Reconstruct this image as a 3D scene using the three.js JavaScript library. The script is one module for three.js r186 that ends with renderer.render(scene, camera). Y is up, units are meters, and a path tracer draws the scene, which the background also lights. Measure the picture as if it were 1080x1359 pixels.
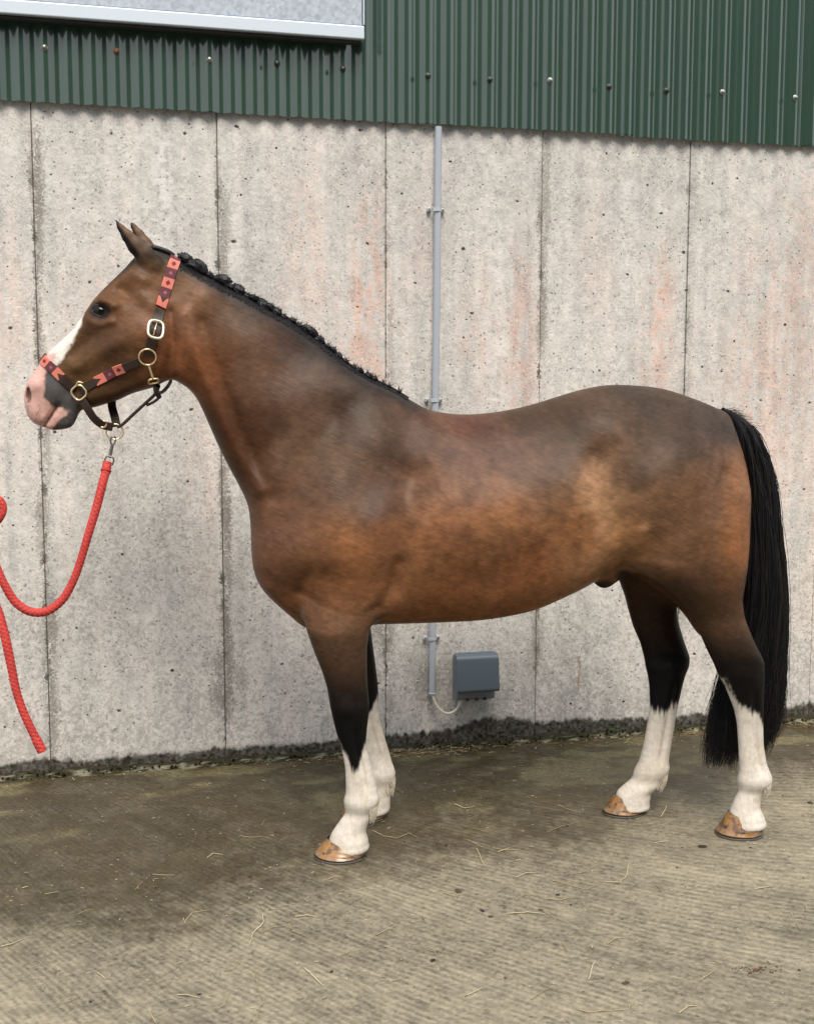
import * as THREE from 'three';
import { RoundedBoxGeometry } from 'three/addons/geometries/RoundedBoxGeometry.js';
import { mergeGeometries } from 'three/addons/utils/BufferGeometryUtils.js';

// ------------------------------------------------------------------ camera
const scene = new THREE.Scene();
const FPX = 1550, PW = 1080, PH = 1359;            // focal length and frame of the photograph, in its pixels
const camera = new THREE.PerspectiveCamera(2 * Math.atan(PH / 2 / FPX) * 180 / Math.PI, 813 / 1024, 0.05, 400);
const EYE = new THREE.Vector3(0, 1.6, 4.942);
const rad = d => d * Math.PI / 180;
const PITCH = rad(6.0), YAW = rad(13.5), ROLL = rad(0.1);
const FWD = new THREE.Vector3(Math.sin(YAW) * Math.cos(PITCH), -Math.sin(PITCH), -Math.cos(YAW) * Math.cos(PITCH));
const R0 = new THREE.Vector3().crossVectors(FWD, new THREE.Vector3(0, 1, 0)).normalize();
const U0 = new THREE.Vector3().crossVectors(R0, FWD);
const RGT = R0.clone().multiplyScalar(Math.cos(ROLL)).addScaledVector(U0, Math.sin(ROLL));
const UPV = U0.clone().multiplyScalar(Math.cos(ROLL)).addScaledVector(R0, -Math.sin(ROLL));
camera.position.copy(EYE);
camera.quaternion.setFromRotationMatrix(new THREE.Matrix4().makeBasis(RGT, UPV, FWD.clone().negate()));
scene.add(camera);

// ------------------------------------------------------------------ sky, sun, exposure
const SUN_DIR = new THREE.Vector3(0.06, 0.95, 0.8).normalize();
{
  const w = 256, h = 128, d = new Float32Array(w * h * 4);
  for (let y = 0; y < h; y++) for (let x = 0; x < w; x++) {
    const el = (y + 0.5) / h * Math.PI - Math.PI / 2;           // row 0 is the bottom
    const s = Math.max(0, Math.sin(el));
    const L = 0.52 * (0.70 + 0.60 * s);                         // an overcast sky, brighter overhead
    const k = (y * w + x) * 4;
    d[k] = L * 0.965; d[k + 1] = L * 0.99; d[k + 2] = L * 1.04; d[k + 3] = 1;
  }
  const t = new THREE.DataTexture(d, w, h, THREE.RGBAFormat, THREE.FloatType);
  t.mapping = THREE.EquirectangularReflectionMapping; t.magFilter = THREE.LinearFilter; t.needsUpdate = true;
  scene.background = t; scene.environment = t;
}
const sun = new THREE.DirectionalLight(0xfff3e2, 1.5);
sun.position.copy(SUN_DIR).multiplyScalar(12); sun.target.position.set(1, 0, 1);
sun.castShadow = true; sun.shadow.radius = 55; sun.shadow.mapSize.set(2048, 2048);
Object.assign(sun.shadow.camera, { left: -5, right: 5, top: 5, bottom: -5, near: 0.5, far: 30 });
scene.add(sun, sun.target);
const renderer = new THREE.WebGLRenderer({ antialias: true });
renderer.toneMapping = THREE.LinearToneMapping;
renderer.toneMappingExposure = 2.6;
renderer.shadowMap.enabled = true;
renderer.setSize(813, 1024);

// ------------------------------------------------------------------ small helpers
let seed = 1234567;
const rnd = () => { seed = (seed * 1664525 + 1013904223) >>> 0; return seed / 4294967296; };
const rr = (a, b) => a + (b - a) * rnd();
const clamp = (x, a = 0, b = 1) => x < a ? a : x > b ? b : x;
const sst = (a, b, x) => { const t = clamp((x - a) / (b - a)); return t * t * (3 - 2 * t); };
const mix = (a, b, t) => a + (b - a) * t;
const ih = (x, y, s) => { let h = Math.imul(x, 374761393) ^ Math.imul(y, 668265263) ^ Math.imul(s, 1442695041); h = Math.imul(h ^ (h >>> 13), 1274126177); return ((h ^ (h >>> 16)) >>> 0) / 4294967296; };
function vn(x, y, s = 0) {                                       // value noise 0..1
  const xi = Math.floor(x), yi = Math.floor(y); let fx = x - xi, fy = y - yi;
  fx = fx * fx * (3 - 2 * fx); fy = fy * fy * (3 - 2 * fy);
  const a = ih(xi, yi, s), b = ih(xi + 1, yi, s), c = ih(xi, yi + 1, s), d = ih(xi + 1, yi + 1, s);
  return a + (b - a) * fx + (c - a) * fy + (a - b - c + d) * fx * fy;
}
const fbm = (x, y, s, o = 4) => { let v = 0, a = 0.5, n = 0; for (let i = 0; i < o; i++) { v += a * vn(x, y, s + i); n += a; a *= 0.5; x = x * 2.03 + 1.7; y = y * 2.03 + 3.1; } return v / n; };
const vn3 = (x, y, z, s) => { const zi = Math.floor(z), t = z - zi; return mix(vn(x, y, s + zi * 17), vn(x, y, s + zi * 17 + 17), t * t * (3 - 2 * t)); };
const lin = v => { v /= 255; return v <= 0.04045 ? v / 12.92 : Math.pow((v + 0.055) / 1.055, 2.4); };
const srgbByte = l => { l = clamp(l); return Math.round(255 * (l <= 0.0031308 ? 12.92 * l : 1.055 * Math.pow(l, 1 / 2.4) - 0.055)); };
function dataTex(data, w, h, colour, wrap = THREE.MirroredRepeatWrapping) {
  const t = new THREE.DataTexture(data, w, h, THREE.RGBAFormat, THREE.UnsignedByteType);
  t.wrapS = t.wrapT = wrap; t.magFilter = THREE.LinearFilter; t.minFilter = THREE.LinearMipmapLinearFilter; t.generateMipmaps = true;
  if (colour) t.colorSpace = THREE.SRGBColorSpace;
  t.needsUpdate = true; return t;
}
const names = {};
function numbered(n) { names[n] = (names[n] ?? -1) + 1; return names[n] ? n + '_' + String(names[n]).padStart(3, '0') : n; }
function mesh(name, geo, mat, parent) {
  const m = new THREE.Mesh(geo, mat); m.name = name; m.castShadow = m.receiveShadow = true; if (parent) parent.add(m); return m;
}
function thing(name, label, category, group) { const g = new THREE.Group(); tag(g, name, label, category, group); scene.add(g); return g; }
function tag(o, name, label, category, group) { o.name = numbered(name); o.userData = { label, category }; if (group) o.userData.group = group; return o; }
function ray(px, py) { return FWD.clone().multiplyScalar(FPX).addScaledVector(RGT, px - 540).addScaledVector(UPV, -(py - 679.5)); }
const onGround = (px, py, y = 0) => { const d = ray(px, py), t = (y - EYE.y) / d.y; return EYE.clone().addScaledVector(d, t); };
const onWall = (px, py, z = 0) => { const d = ray(px, py), t = (z - EYE.z) / d.z; return EYE.clone().addScaledVector(d, t); };
const std = (o) => new THREE.MeshStandardMaterial(o);
const phys = (o) => new THREE.MeshPhysicalMaterial(o);
const rgb = (r, g, b) => new THREE.Color().setRGB(r, g, b);
function tube(points, radius, { seg = 24, sides = 8, closed = false, taper } = {}) {
  const c = new THREE.CatmullRomCurve3(points, closed, 'centripetal');
  const g = new THREE.TubeGeometry(c, seg, radius, sides, closed);
  return g;
}

// ------------------------------------------------------------------ wall
const JOINTS = [-0.335, 0.387, 1.092, 1.79, 2.493];
const WALL_TOP = 2.80;
const WX0 = -0.75, WX1 = 3.55, WH = 2.8;                          // area the concrete textures cover once
let wallMat;
{
  const w = 2048, h = 1334, n = w * h, sx = (WX1 - WX0) / w, sy = WH / h;
  const R = new Float32Array(n), G = new Float32Array(n), B = new Float32Array(n), H = new Float32Array(n);
  // pink and rusty streaks: x, y, half width, half height, strength (metres on the wall)
  const pink = [[1.02, 1.95, .06, .45, .95], [0.98, 1.65, .11, .5, .5], [1.70, 1.75, .07, .5, .8], [1.50, 1.8, .09, .3, .45], [2.38, 1.95, .05, .3, .75], [2.33, 1.7, .1, .4, .4], [2.9, 1.75, .2, .6, .5], [3.1, 2.2, .12, .5, .4], [-.1, 1.8, .12, .5, .25],
    [.75, 2.2, .1, .4, .35], [.3, 1.2, .07, .6, .3], [2.7, 1.2, .3, .5, .35], [.62, 1.5, .1, .5, .3], [1.25, 2.2, .1, .35, .3], [2.05, 2.2, .1, .3, .25], [-.45, 1.9, .08, .4, .3], [3.3, 1.2, .2, .8, .4]];
  const white = [[.17, 2.45, .04, .3, .8], [.1, 2.15, .05, .2, .5], [1.6, 1.8, .05, .5, .5], [2.2, 2.3, .08, .3, .3]];
  for (let y = 0; y < h; y++) for (let x = 0; x < w; x++) {
    const X = WX0 + x * sx, Y = y * sy, i = y * w + x;
    const big = fbm(X * 2.1, Y * 1.6, 11, 4), mid = fbm(X * 22, Y * 20, 23, 3), streak = fbm(X * 26, Y * 1.1, 37, 3), fine = fbm(X * 150, Y * 150, 41, 2);
    const blot = fbm(X * 60, Y * 60, 47, 2);
    let l = 0.555 * (1 + (big - .5) * .34 + (mid - .5) * .22 + (streak - .5) * .32 + (fine - .5) * .26 + (blot - .5) * .26 - .30 * sst(.62, .82, vn(X * 330, Y * 330, 49)) * sst(.3, .6, vn(X * 30, Y * 14, 51)));
    let r = l * 1.0, g = l * 0.983, b = l * 0.952;
    let pk = 0; for (const [px, py, a, c, s] of pink) { const dx = (X - px) / a, dy = (Y - py) / c; const q = dx * dx + dy * dy; if (q < 6) pk += s * Math.exp(-q); }
    pk = clamp(pk * 1.3) * sst(.30, .62, fbm(X * 40, Y * 9, 53, 3) * .6 + blot * .4) + .16 * sst(.45, .7, streak * .5 + big * .5);
    r = mix(r, r * .97, pk); g = mix(g, g * .76, pk); b = mix(b, b * .70, pk);
    let wt = 0; for (const [px, py, a, c, s] of white) { const dx = (X - px) / a, dy = (Y - py) / c; const q = dx * dx + dy * dy; if (q < 6) wt += s * Math.exp(-q); }
    wt *= sst(.35, .6, mid * .5 + blot * .5); r = mix(r, .72, wt * .6); g = mix(g, .73, wt * .6); b = mix(b, .74, wt * .6);
    // cool grey weathering blotches
    const cool = sst(.56, .74, fbm(X * 7, Y * 4, 61, 4)) * .35; r = mix(r, r * .80, cool); g = mix(g, g * .84, cool); b = mix(b, b * .86, cool);
    const low = fbm(X * 3, Y * 3, 63, 3), dens = clamp(.50 + (low - .5) * .5 - Y * .26, 0, 1), dk = sst(1 - dens, 1 - dens + .16, fbm(X * 95, Y * 85, 65, 3) * 1.25 - .05) * .32;   // dark specks in the grain, denser towards the foot
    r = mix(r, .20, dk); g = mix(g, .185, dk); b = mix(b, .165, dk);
    H[i] = .55 + (mid - .5) * .25 + (fine - .5) * .35 + (blot - .5) * .3;
    R[i] = r; G[i] = g; B[i] = b;
  }
  const dab = (cx, cy, rx, ry, col, a, dh, ang = 0, rough = 0) => {            // a blot with its own outline
    const m = Math.max(rx, ry) * 1.3, x0 = Math.max(0, Math.floor((cx - m - WX0) / sx)), x1 = Math.min(w - 1, Math.ceil((cx + m - WX0) / sx)), y0 = Math.max(0, Math.floor((cy - m) / sy)), y1 = Math.min(h - 1, Math.ceil((cy + m) / sy));
    const ca = Math.cos(ang), sa = Math.sin(ang);
    for (let y = y0; y <= y1; y++) for (let x = x0; x <= x1; x++) {
      const X = WX0 + x * sx - cx, Y = y * sy - cy; const u = (X * ca + Y * sa) / rx, v = (-X * sa + Y * ca) / ry;
      let q = Math.sqrt(u * u + v * v); if (rough) q += (vn((X + cx) * 220, (Y + cy) * 220, 71) - .5) * rough;
      const k = a * (1 - sst(.65, 1.1, q)); if (k <= 0) continue; const i = y * w + x;
      R[i] = mix(R[i], col[0], k); G[i] = mix(G[i], col[1], k); B[i] = mix(B[i], col[2], k); H[i] += dh * k;
    }
  };
  // light and dark aggregate, more of it low down where the surface is scoured
  for (let k = 0; k < 11000; k++) { const X = rr(WX0, WX1), Y = WH * Math.pow(rnd(), 1.15), s = rr(.0015, .0055); const lt = rnd() < .52; dab(X, Y, s * rr(.8, 1.6), s, lt ? [rr(.55, .74), rr(.54, .7), rr(.5, .66)] : [rr(.12, .26), rr(.11, .23), rr(.1, .2)], rr(.3, .8), lt ? .15 : -.1, rr(0, 3), .5); }
  // blow holes
  for (let k = 0; k < 1700; k++) { const X = rr(WX0, WX1), Y = rr(.1, WH), big = rnd() < .07; const s = big ? rr(.0035, .007) : rr(.0012, .0032); dab(X, Y, s * rr(.8, 1.7), s, [.035, .03, .027], .95, -.6, rr(-.4, .4), .7); }
  // broken mortar and dirt along the joints
  JOINTS.forEach((jx, j) => {
    const amount = [1, .9, .45, .8, .4][j];
    for (let k = 0; k < 150 * amount; k++) { const Y = rr(.1, 2.7); dab(jx + (rnd() + rnd() - 1) * .016, Y, rr(.002, .007), rr(.004, .022), [.12, .11, .095], rr(.3, .8) * (vn(Y * 5, j * 9, 77) > .42 ? 1 : .25), -.3, 0, 1); }
    for (let k = 0; k < 8; k++) dab(jx + rr(-.008, .008), [2.45, 2.1, 1.72, 1.45, 1.15, .82, .62, .38][k] + rr(-.1, .1), rr(.007, .014), rr(.014, .032), [.03, .028, .025], .9 * amount, -.8, 0, 1.2);
    for (let k = 0; k < 30; k++) { const Y = rr(.15, 2.6); dab(jx + rr(-.012, .03), Y, rr(.012, .025), rr(.05, .2), [.24, .22, .20], .45 * amount, 0, 0, 1.4); }
  });
  // the two grey runs under the joints on the left
  for (const [x, y, a, c] of [[.392, .55, .03, .32], [.40, .95, .018, .2], [-.33, .5, .024, .26], [.40, .32, .06, .14], [1.08, .55, .06, .12], [1.28, .34, .10, .12]]) for (let k = 0; k < 9; k++) dab(x + rr(-a, a), y + rr(-c, c), a * rr(.3, .8), c * rr(.3, .6), [.2, .19, .175], .26, 0, 0, 1.3);
  for (let k = 0; k < 14; k++) dab(2.0 + rr(-.006, .006), .37 - k * .011, rr(.003, .006), .009, [.30, .12, .04], .6, 0, 0, 1);
  for (let k = 0; k < 500; k++) dab(rr(WX0, WX1), rr(.12, .85), rr(.004, .016), rr(.004, .014), [.25, .235, .215], rr(.15, .4), -.05, rr(0, 3), 1.3);
  // algae and wet dirt with a ragged edge along the foot of the wall
  for (let y = 0; y < 160; y++) for (let x = 0; x < w; x++) {
    const X = WX0 + x * sx, Y = y * sy, i = y * w + x;
    const top = .052 + .05 * (fbm(X * 5, 3, 83, 3) - .4) + .060 * Math.exp(-(((X - 1.62) / .26) ** 2)) + .02 * Math.exp(-(((X - 1.2) / .15) ** 2)) + .014 * sst(1.7, 2.2, X) + (fbm(X * 50, Y * 30, 89, 3) - .5) * .035;
    const k = sst(top + .012, top - .012, Y) * (.78 + .22 * vn(X * 90, Y * 90, 91));
    const gr = sst(.5, .7, fbm(X * 45, Y * 45, 97, 3)), lt = sst(.66, .78, fbm(X * 120, Y * 120, 101, 2));
    const c = [mix(.019, .013, gr) + lt * .022, mix(.015, .016, gr) + lt * .02, mix(.008, .005, gr) + lt * .011];
    R[i] = mix(R[i], c[0], k); G[i] = mix(G[i], c[1], k); B[i] = mix(B[i], c[2], k); H[i] = mix(H[i], .3 + lt * .4 + gr * .3, k);
  }
  const col = new Uint8Array(n * 4), bmp = new Uint8Array(n * 4);
  for (let i = 0; i < n; i++) { col[4 * i] = srgbByte(R[i]); col[4 * i + 1] = srgbByte(G[i]); col[4 * i + 2] = srgbByte(B[i]); col[4 * i + 3] = 255; const v = Math.round(255 * clamp(H[i])); bmp[4 * i] = bmp[4 * i + 1] = bmp[4 * i + 2] = v; bmp[4 * i + 3] = 255; }
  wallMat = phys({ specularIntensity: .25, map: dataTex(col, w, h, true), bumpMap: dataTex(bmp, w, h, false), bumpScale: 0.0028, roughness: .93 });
}
function wallUV(geo, ox, oy) {                                      // uv in wall metres, one sheet for the whole wall
  const p = geo.attributes.position, uv = geo.attributes.uv;
  for (let i = 0; i < p.count; i++) uv.setXY(i, (p.getX(i) + ox - WX0) / (WX1 - WX0), (p.getY(i) + oy) / WH);
  return geo;
}
const wall = thing('concrete_wall', 'pale weathered concrete wall of tall cast panels behind the horse', 'wall');
{
  const js = [...JOINTS]; for (let k = 0; k < 5; k++) js.unshift(js[0] - .705); for (let k = 0; k < 7; k++) js.push(js[js.length - 1] + .703);
  for (let k = 0; k + 1 < js.length; k++) {
    const gap = [.0035, .0045, .0015, .004, .003][(k + 10) % 5], w = js[k + 1] - js[k] - gap, d = .14;
    const g = new RoundedBoxGeometry(w, WALL_TOP, d, 1, .0025); const cx = (js[k] + js[k + 1]) / 2, off = [-.002, .001, 0, -.0035, .0015][k % 5];
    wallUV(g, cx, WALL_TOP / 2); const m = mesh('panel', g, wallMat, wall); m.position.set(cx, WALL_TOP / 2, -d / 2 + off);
  }
  const bk = mesh('backing', new THREE.BoxGeometry(js[js.length - 1] - js[0], WALL_TOP - .02, .05), std({ color: rgb(.20, .19, .17), roughness: 1 }), wall); bk.position.set((js[0] + js[js.length - 1]) / 2, WALL_TOP / 2 - .005, -.025 - .0085);
}

// ------------------------------------------------------------------ ground
const GX0 = -1.1, GX1 = 3.7, GZ0 = 0, GZ1 = 2.7;
{
  const w = 2048, h = 1152, n = w * h, sx = (GX1 - GX0) / w, sz = (GZ1 - GZ0) / h;
  const col = new Uint8Array(n * 4), bmp = new Uint8Array(n * 4), rgh = new Uint8Array(n * 4);
  for (let y = 0; y < h; y++) for (let x = 0; x < w; x++) {
    const X = GX0 + x * sx, Z = GZ0 + y * sz, i = y * w + x;
    const along = X * .68 + Z * .73, wob = (fbm(X * 3, Z * 3, 5, 2) - .5) * .03, across = (Z - (1.63 * X - .245 * X * X)) * .68 + wob;   // brush strokes that fan slightly
    const big = fbm(X * 1.5, Z * 1.9, 101, 4), mid = fbm(X * 14, Z * 14, 111, 4), fine = fbm(X * 120, Z * 120, 121, 3);
    const br = fbm(along * 16, across * 62, 131, 3), band = fbm(along * 1.3, across * 15, 137, 3), sp2 = fbm(along * 42, across * 110, 139, 2);
    const ridge = .5 + .5 * Math.sin(across * 2 * Math.PI / .027 + (vn(along * 4, across * 9, 7) - .5) * 4), rk = ridge * (.35 + .65 * vn(along * 7, across * 5, 9));
    const strokes = br * .35 + band * .2 + sp2 * .2 + rk * .3;
    const gr1 = fbm(X * 75, Z * 75, 143, 2); let l = .174 * (1 + (big - .5) * .40 + (mid - .5) * .55 + (fine - .5) * .75 + (gr1 - .5) * .55 + (br - .5) * .30 + (band - .5) * .42 + (sp2 - .5) * .35 + (rk - .35) * .36);
    let r = l * 1.07, g = l * .95, b = l * .68;
    // damp concrete with painted-in shade, ragged edge, in front of the wall
    const dampShadeEdge = 1.16 + .30 * Math.exp(-(((X - .1) / .7) ** 2)) - .45 * sst(1.7, 2.7, X) + (fbm(X * 2.2, Z * 2.6, 141, 4) - .5) * .7 + (fbm(X * 30, Z * 30, 151, 3) - .5) * .35;
    let dampShade = sst(.28, -.28, Z - dampShadeEdge) * (.80 + .20 * sst(.3, .6, mid));
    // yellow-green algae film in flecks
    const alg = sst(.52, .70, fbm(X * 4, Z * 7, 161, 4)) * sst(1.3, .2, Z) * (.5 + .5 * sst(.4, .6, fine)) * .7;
    r = mix(r, r * .24, dampShade); g = mix(g, g * .205, dampShade); b = mix(b, b * .13, dampShade);
    r = mix(r, .185, alg); g = mix(g, .165, alg); b = mix(b, .080, alg);
    const dirt = sst(.62, .76, fbm(X * 9, Z * 12, 171, 4) * .7 + fine * .3) * .35; r = mix(r, .06, dirt); g = mix(g, .05, dirt); b = mix(b, .034, dirt);
    const speck = vn(X * 260, Z * 260, 181); if (speck > .86) { const k = (speck - .86) * 4; r = mix(r, .34, k); g = mix(g, .31, k); b = mix(b, .22, k); } else if (speck < .12) { const k = (.12 - speck) * 5; r = mix(r, .06, k); g = mix(g, .05, k); b = mix(b, .035, k); }
    col[4 * i] = srgbByte(r); col[4 * i + 1] = srgbByte(g); col[4 * i + 2] = srgbByte(b); col[4 * i + 3] = 255;
    const H = clamp(.45 + (strokes - .5) * .5 + (fine - .5) * .4 + (mid - .5) * .4); bmp[4 * i] = bmp[4 * i + 1] = bmp[4 * i + 2] = Math.round(255 * H); bmp[4 * i + 3] = 255;
    const ro = clamp(.82 - dampShade * .38 + (fine - .5) * .2); rgh[4 * i] = rgh[4 * i + 1] = rgh[4 * i + 2] = Math.round(255 * ro); rgh[4 * i + 3] = 255;
  }
  const S = 60, g = new THREE.PlaneGeometry(S * 2, S * 2, 1, 1); g.rotateX(-Math.PI / 2);
  const p = g.attributes.position, uv = g.attributes.uv; for (let i = 0; i < p.count; i++) uv.setXY(i, (p.getX(i) - GX0) / (GX1 - GX0), (p.getZ(i) - GZ0) / (GZ1 - GZ0));
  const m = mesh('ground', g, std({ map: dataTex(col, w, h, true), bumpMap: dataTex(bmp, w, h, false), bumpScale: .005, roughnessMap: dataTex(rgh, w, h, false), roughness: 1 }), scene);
  m.userData = { kind: 'structure', label: 'brushed concrete yard with damp and painted shade near the wall' };
}

// ------------------------------------------------------------------ green cladding
const SHEET_Z = .017, PITCH_M = .0905, CLAD_Y = 2.712;
{
  const clad = thing('wall_cladding', 'dark green corrugated metal cladding above the concrete wall', 'cladding');
  const green = phys({ color: rgb(.026, .056, .041), roughness: .22, metalness: 0, clearcoat: 1, clearcoatRoughness: .10 });
  const prof = []; for (let i = 0; i < 14; i++) prof.push([i / 14 * PITCH_M, .010 - .010 * Math.cos(i / 14 * 2 * Math.PI)]);
  const X00 = -.274 - PITCH_M / 2 - PITCH_M * 33;
  for (let s = 0; s < 11; s++) {                                    // sheets of eleven ribs that lap by one
    const pts = []; const n0 = s * 10, n1 = s * 10 + 11;
    for (let k = n0; k < n1; k++) for (const [dx, dz] of prof) pts.push([X00 + k * PITCH_M + dx, dz + (s % 2) * .0016]);
    const y0 = CLAD_Y + [0, .004, -.003, .002][s % 4], y1 = 5.6, pos = [], idx = [], uv = [];
    const ys = [y0, y1];
    for (const back of [0, 1]) for (const y of ys) for (const [x, z] of pts) { pos.push(x, y, SHEET_Z + z - back * .0012); uv.push(x, y); }
    const N = pts.length;
    for (let i = 0; i < N - 1; i++) {
      idx.push(i, i + 1, N + i, i + 1, N + i + 1, N + i);
      const o = 2 * N; idx.push(o + i, o + N + i, o + i + 1, o + i + 1, o + N + i, o + N + i + 1);
    }
    const g = new THREE.BufferGeometry(); g.setAttribute('position', new THREE.Float32BufferAttribute(pos, 3)); g.setAttribute('uv', new THREE.Float32BufferAttribute(uv, 2)); g.setIndex(idx);
    g.computeVertexNormals(); mesh('sheet', g, green, clad);
  }
  // fixing screws with washers
  const dark = std({ color: rgb(.05, .06, .055), roughness: .35, metalness: .5 }), rusty = std({ color: rgb(.16, .07, .04), roughness: .8 }), pale = std({ color: rgb(.30, .32, .30), roughness: .3, metalness: .7 });
  const head = new THREE.LatheGeometry([[0, .0115], [.006, .011], [.0085, .008], [.0085, .003], [.0125, .0025], [.0135, 0]].map(a => new THREE.Vector2(...a)), 10); head.rotateX(Math.PI / 2);
  const scr = [[60, 63, 2], [155, 68, 1], [274, 79, 2], [364, 84, 0], [449, 91, 0], [558, 100, 0], [639, 105, 0], [718, 106, 2], [820, 116, 0], [893, 121, 0], [967, 123, 2], [1059, 130, 2]];
  const place = (x, y, mt) => { const m = mesh('screw', head, mt, clad); m.position.set(x, y, SHEET_Z + .0205); };
  for (const [px, py, k] of scr) { const p = onWall(px, py, SHEET_Z + .02); const n = Math.round((p.x - X00 - PITCH_M / 2) / PITCH_M); place(X00 + PITCH_M / 2 + n * PITCH_M, p.y, [dark, rusty, pale][k]); }
}

// ------------------------------------------------------------------ galvanised panel over the cladding
{
  const t = thing('galvanised_panel', 'galvanised steel panel with folded lower rail over the green cladding', 'panel');
  const w = 512, col = new Uint8Array(w * w * 4), rg = new Uint8Array(w * w * 4);
  const cells = []; for (let i = 0; i < 1500; i++) cells.push([rnd(), rnd(), rnd()]);
  const grid = Array.from({ length: 32 * 32 }, () => []); cells.forEach((c, i) => grid[Math.floor(c[1] * 32) * 32 + Math.floor(c[0] * 32)].push(i));
  for (let y = 0; y < w; y++) for (let x = 0; x < w; x++) {
    const u = x / w, v = y / w; let best = 9, bi = 0; const gx = Math.floor(u * 32), gy = Math.floor(v * 32);
    for (let a = -1; a <= 1; a++) for (let b = -1; b <= 1; b++) for (const i of grid[((gy + a + 32) % 32) * 32 + (gx + b + 32) % 32]) { let dx = Math.abs(cells[i][0] - u), dy = Math.abs(cells[i][1] - v); if (dx > .5) dx = 1 - dx; if (dy > .5) dy = 1 - dy; const d = dx * dx + dy * dy; if (d < best) { best = d; bi = i; } }
    const k = cells[bi][2], n = vn(u * 40, v * 40, 3), i = (y * w + x) * 4, l = .40 + k * .09 + (n - .5) * .06;
    col[i] = srgbByte(l * .86); col[i + 1] = srgbByte(l * .98); col[i + 2] = srgbByte(l * 1.14); col[i + 3] = 255;
    rg[i] = rg[i + 1] = rg[i + 2] = Math.round(255 * (.42 + k * .22)); rg[i + 3] = 255;
  }
  const ct = dataTex(col, w, w, true, THREE.RepeatWrapping), rt = dataTex(rg, w, w, false, THREE.RepeatWrapping);
  ct.repeat.set(2, 2); rt.repeat.set(2, 2);
  const galv = std({ map: ct, roughnessMap: rt, roughness: 1, metalness: .35 }), rail = std({ color: rgb(.56, .64, .73), roughness: .45, metalness: .3 }), rubber = std({ color: rgb(.02, .02, .022), roughness: .8 });
  const Z = .105, RX = onWall(484, 53, Z).x, Y0 = onWall(484, 53, Z).y, LX = -3.2, Wd = RX - LX;
  const uvm = (g) => { const p = g.attributes.position, uv = g.attributes.uv; for (let i = 0; i < p.count; i++) uv.setXY(i, p.getX(i), p.getY(i) + p.getZ(i)); return g; };
  const b = (name, w_, h_, d_, x, y, z, m, r = .003) => { const o = mesh(name, uvm(new RoundedBoxGeometry(w_, h_, d_, 1, r)), m, t); o.position.set(x, y, z); };
  b('sheet', Wd - .008, 2.0, .05, LX + Wd / 2 - .004, Y0 + .058 + 1.0, Z - .035, galv);
  b('lower_rail', Wd, .054, .058, LX + Wd / 2, Y0 + .029, Z - .029, rail, .006);
  b('edge_strip', .006, 2.0, .055, RX - .002, Y0 + .06 + 1.0, Z - .032, rail, .002);
  b('seal', Wd - .02, .012, .034, LX + Wd / 2, Y0 - .005, Z - .034, rubber, .003);
  for (const x of [-2.2, -.9, .55]) { b('bracket', .05, .04, Z - .062, x, Y0 + .35, .034 + (Z - .062) / 2 - .012, rail, .004); }
}

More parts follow.
